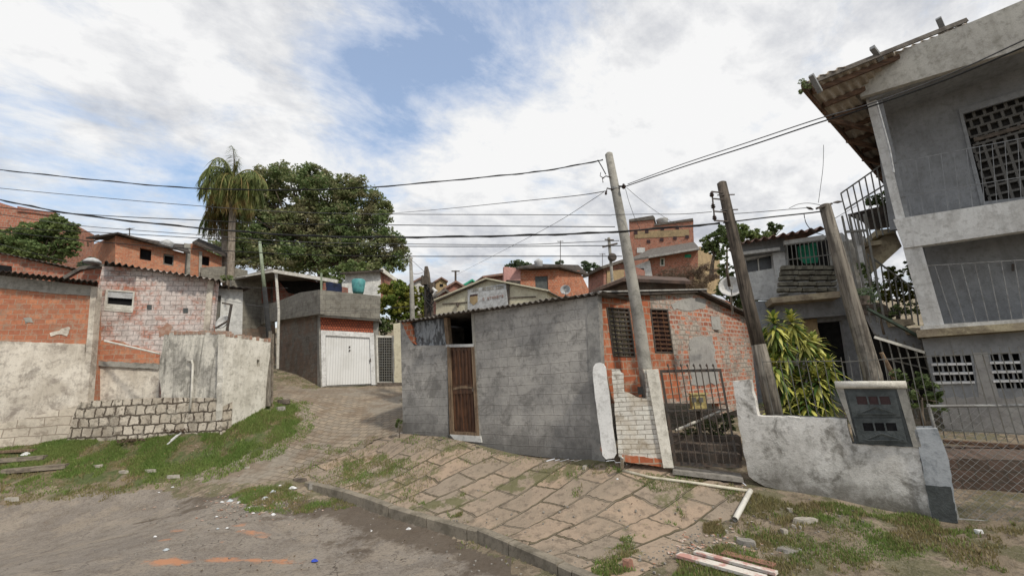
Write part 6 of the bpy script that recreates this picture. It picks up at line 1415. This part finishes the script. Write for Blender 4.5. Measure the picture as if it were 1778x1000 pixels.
for i, (px, py, sx, sy, sz_, m, nm, lab) in enumerate((
  (1398,905,.34,.14,.04,'stone_pale','flat_stone','flat pale oval stone on the grass before the yard wall'),
  (1362,925,.13,.10,.05,'stone_pale','stone','chunky pale stone just below left of the flat oval stone'),
  (1378,915,.06,.05,.03,'stone_pale','stone','tiny pale stone beside the flat oval stone'),
  (1390,917,.05,.04,.03,'stone_pale','stone','small pale pebble close right of the tiny pale stone'),
  (1296,945,.28,.17,.06,'stone_grey','flat_stone','grey angular slab fragment lying above the red and white plank'),
  (1372,955,.34,.22,.03,'stone_grey','flat_stone','grey slab piece sunk in the dirt right of the angular fragment'),
  (1372,886,.12,.07,.03,'stone_pale','stone','thin pale stone lying close to the yard wall foot'),
  (1090,982,.16,.11,.07,'brick_chip','brick_fragment','pinkish broken brick lying near the kerb end'),
  (1246,912,.07,.05,.02,'brick_chip','brick_fragment','reddish chip at the mouth of the drain pipe'),
  (1262,925,.05,.05,.04,'stone_pale','stone','small stone under the drain pipe outlet'),
  (1016,812,.22,.09,.04,'stone_pale','stone','pale flat stone at the foot of the grey house wall'),
  (545,846,.32,.20,.09,'stone_grey','flat_stone','tilted broken slab piece at the litter heap by the kerb start'),
  (520,835,.5,.12,.06,'stone_step','flat_stone','long broken slab edge sticking out over the gutter'),
  (500,797,.10,.08,.04,'stone_pale','stone','pale stone at the edge of the alley grass'),
  (430,812,.14,.08,.03,'stone_pale','stone','flat stone at the tip of the pale concrete apron'),
  (492,700,.50,.35,.12,'stone_step','flat_stone','dark slab heaped at the alley end of the curved wall'),
  (487,712,.35,.25,.10,'stone_grey','flat_stone','grey rubble piece leaning under the dark slab'),
  (195,735,.12,.10,.10,'stone_pale','stone','small pale stone at the foot of the block retaining wall'),
  (260,818,.5,.12,.05,'stone_pale','flat_stone','long pale kerb fragment near the road edge of the lawn'),
  (300,828,.45,.12,.05,'stone_pale','flat_stone','pale kerb fragment nearest the alley apron'),
  (215,820,.35,.1,.05,'stone_pale','flat_stone','pale kerb fragment left of the long one'),
  (20,868,.5,.12,.06,'stone_pale','flat_stone','pale kerb piece at the left edge of the road'),
  (170,810,.4,.12,.05,'stone_pale','flat_stone','flat stone slab in the middle of the lawn'),
  (1700,926,.09,.06,.04,'litter_white','crumpled_paper','crumpled white paper in front of the chain link gate'))):
    rock(nm, lab, 'stone' if 'stone' in nm else ('brick' if 'brick' in nm else 'litter'), gpt(px, py, .0), (sx, sy, sz_), m, i+40, yaw=(i*1.3) % 3 if sx < .3 else -.2)
# planks and sticks
def plank(name, lab, a, b, w_, th, m, cat='plank', lift=.02):
    mb = MB((b[0]-a[0], b[1]-a[1])); a = a+np.array([0,0,lift]); b = b+np.array([0,0,lift]); mb.bar(a, b, w_, th); return mb.build(name, m, label=lab, cat=cat)
plank('painted_plank', 'peeling red and white painted plank at the bottom edge, nearest the camera', gpt(1178,968), gpt(1330,1010), .12, .03, 'plank_red_white', lift=.035)
plank('painted_plank', 'paler red and white plank lying behind the nearest one', gpt(1208,966), gpt(1350,1004), .08, .03, 'plank_red_white', lift=.05)
plank('rotten_plank', 'orange brown rotten board behind the painted planks', gpt(1255,962), gpt(1345,985), .12, .02, 'brick_chip')
plank('timber', 'long weathered beam lying on the lawn at the left edge', gpt(-40,806), gpt(78,797), .14, .1, 'plank_grey', lift=.05)
plank('timber', 'pale weathered log lying in front of the beam at the left edge', gpt(5,822), gpt(116,812), .15, .11, 'plank_grey', lift=.05)
plank('timber', 'brown plank leaning on the weathered beam at the left edge', gpt(-30,790), gpt(60,785), .12, .06, 'frame_wood', lift=.06)
plank('stick', 'whitish forked stick on the grass below the curved wall', gpt(290,775), gpt(322,748), .03, .03, 'litter_white', 'stick', .05)
plank('stick', 'second whitish stick crossing the forked one', gpt(296,768), gpt(308,758), .035, .03, 'litter_white', 'stick', .05)
plank('stick', 'thin grey stick in the grass right of the drain pipe wall', gpt(330,752), gpt(350,742), .03, .03, 'plank_grey', 'stick', .05)
leaves('leaf_litter', 'leaf_brown', np.concatenate([blob_points(gpt(318,748,.03), (.55,.3,.05), 260, .1), blob_points(gpt(235,765,.03), (.5,.35,.05), 160, .1), blob_points(gpt(330,740,.05), (.5,.2,.08), 120, .1)]), .09, kind='stuff', label='heap of dry brown leaves below the curved wall')
leaves('fallen_leaves', 'leaf_brown', np.array([gpt(x, y, .012) for x, y in zip(rng.uniform(330,1500,170), rng.uniform(800,995,170))]), .035, kind='stuff', label='fallen leaves scattered on road and slabs')
# litter
def crumple(name, lab, cat, c, size, m, seed):
    r = random.Random(seed); n, K = 9, 3; vs = [(c[0], c[1], c[2]+size*.55)]; fs = []; mb = MB()
    for k in range(1, K+1):
        for i in range(n):
            a = 2*math.pi*i/n; q = k/K*size*r.uniform(.7,1.15); vs.append((c[0]+math.cos(a)*q, c[1]+math.sin(a)*q*.7, c[2]+size*(.5*(1-(k/K)**2)+r.uniform(-.1,.12))*(1 if k < K else .2)))
    for i in range(n): fs.append((0, 1+i, 1+(i+1) % n))
    for k in range(K-1):
        for i in range(n): a = 1+k*n+i; b_ = 1+k*n+(i+1) % n; fs.append((a, a+n, b_+n, b_))
    fs.append(tuple(reversed([1+(K-1)*n+i for i in range(n)])))
    mb.add(vs, fs); return mb.build(name, m, label=lab, cat=cat)
for i, (px, py, s_, m, nm, lab) in enumerate((
  (546,974,.055,'litter_blue','blue_cap','crumpled bright blue wrapper on the road near the bottom edge'),
  (710,919,.055,'litter_white','paper_cup','white crushed cup in the gutter by the kerb'),
  (474,894,.06,'litter_white','foam_tray','flat white foam tray at the near side of the litter heap'),
  (460,866,.08,'litter_pale','plastic_bag','pale grey plastic bag in the middle of the litter heap'),
  (400,870,.08,'litter_pale','plastic_bag','bluish crumpled bag at the left end of the litter heap'),
  (385,872,.05,'litter_white','paper_scrap','white scrap touching the bluish bag'),
  (415,873,.05,'litter_white','paper_scrap','white scrap right of the bluish bag'),
  (474,854,.07,'litter_pale','plastic_bag','twisted pale plastic strip standing in the grassy gutter'),
  (508,848,.09,'litter_white','plastic_bag','large whitish bag near the tilted slab piece'),
  (513,866,.035,'litter_white','paper_scrap','small white scrap right of the litter heap'),
  (486,843,.035,'litter_white','paper_scrap','small white scrap above the litter heap'),
  (442,851,.035,'litter_orange','orange_wrapper','small orange wrapper in the gutter grass'),
  (432,882,.04,'litter_white','paper_scrap','white ball of paper below the litter heap'),
  (440,891,.035,'litter_white','paper_scrap','white ball of paper next to the foam tray'),
  (376,897,.03,'litter_white','paper_scrap','small oval white scrap left of the orange dust'),
  (394,917,.035,'litter_white','paper_scrap','white scrap left of the orange paint mark'),
  (378,918,.03,'litter_pale','paper_scrap','greyish scrap beside the left orange mark'),
  (269,932,.035,'litter_white','paper_scrap','white scrap on the road left of the orange spots'),
  (288,955,.05,'litter_pale','paper_scrap','flat pale wrapper above the long orange streak'),
  (300,846,.04,'litter_white','paper_scrap','white scrap at the muddy edge of the lawn'),
  (276,855,.03,'litter_white','paper_scrap','tiny white scrap on the road by the muddy edge'),
  (645,922,.025,'litter_white','paper_scrap','tiny white scrap on the open road'),
  (1072,832,.03,'litter_white','paper_scrap','tiny white scrap on the slabs beside the drain pipe'),
  (1335,985,.05,'litter_white','paper_scrap','white curled scrap beyond the painted planks'),
  (45,790,.14,'litter_white','plastic_bag','whitish bag lying on the brown plank at the left edge'))):
    crumple(nm, lab, 'litter', gpt(px, py, .004), s_, m, i+3)
mb = MB(); r = random.Random(9)
for x, y in list(zip(rng.normal(440,55,150), rng.normal(876,16,150)))+list(zip(rng.normal(1230,60,90), rng.normal(945,16,90)))+list(zip(rng.normal(300,40,30), rng.normal(770,12,30))):
    s_ = r.uniform(.012, .035); mb.box(gpt(x, y, .008), (s_*1.6, s_, s_*.3), u=(r.uniform(-1,1), r.uniform(.1,1)), tilt=(r.uniform(-.5,.5), r.uniform(-.5,.5), 1))
mb.build('litter_crumbs', 'litter_mix', kind='stuff', label='crumbs of paper and brick in the gutter')
# gravel and crumbs on the road: too many to count
pts = [gpt(x, y, .0) for x, y in zip(rng.uniform(150,1500,420), 835+165*rng.random(420)**.8)]
mb = MB(); r = random.Random(2)
pts += [gpt(x, y) for x, y in zip(rng.normal(450,60,260), rng.normal(878,18,260))]+[gpt(x, y) for x, y in zip(rng.normal(1180,70,220), rng.normal(950,20,220))]
for p in pts:
    s_ = r.uniform(.006, .02); mb.box(p+np.array([0,0,s_*.3]), (s_*1.6, s_*1.2, s_), u=(r.uniform(-1,1), r.uniform(.1,1)))
mb.build('gravel', 'stone_grey', kind='stuff', label='crumbs of stone scattered on the road')
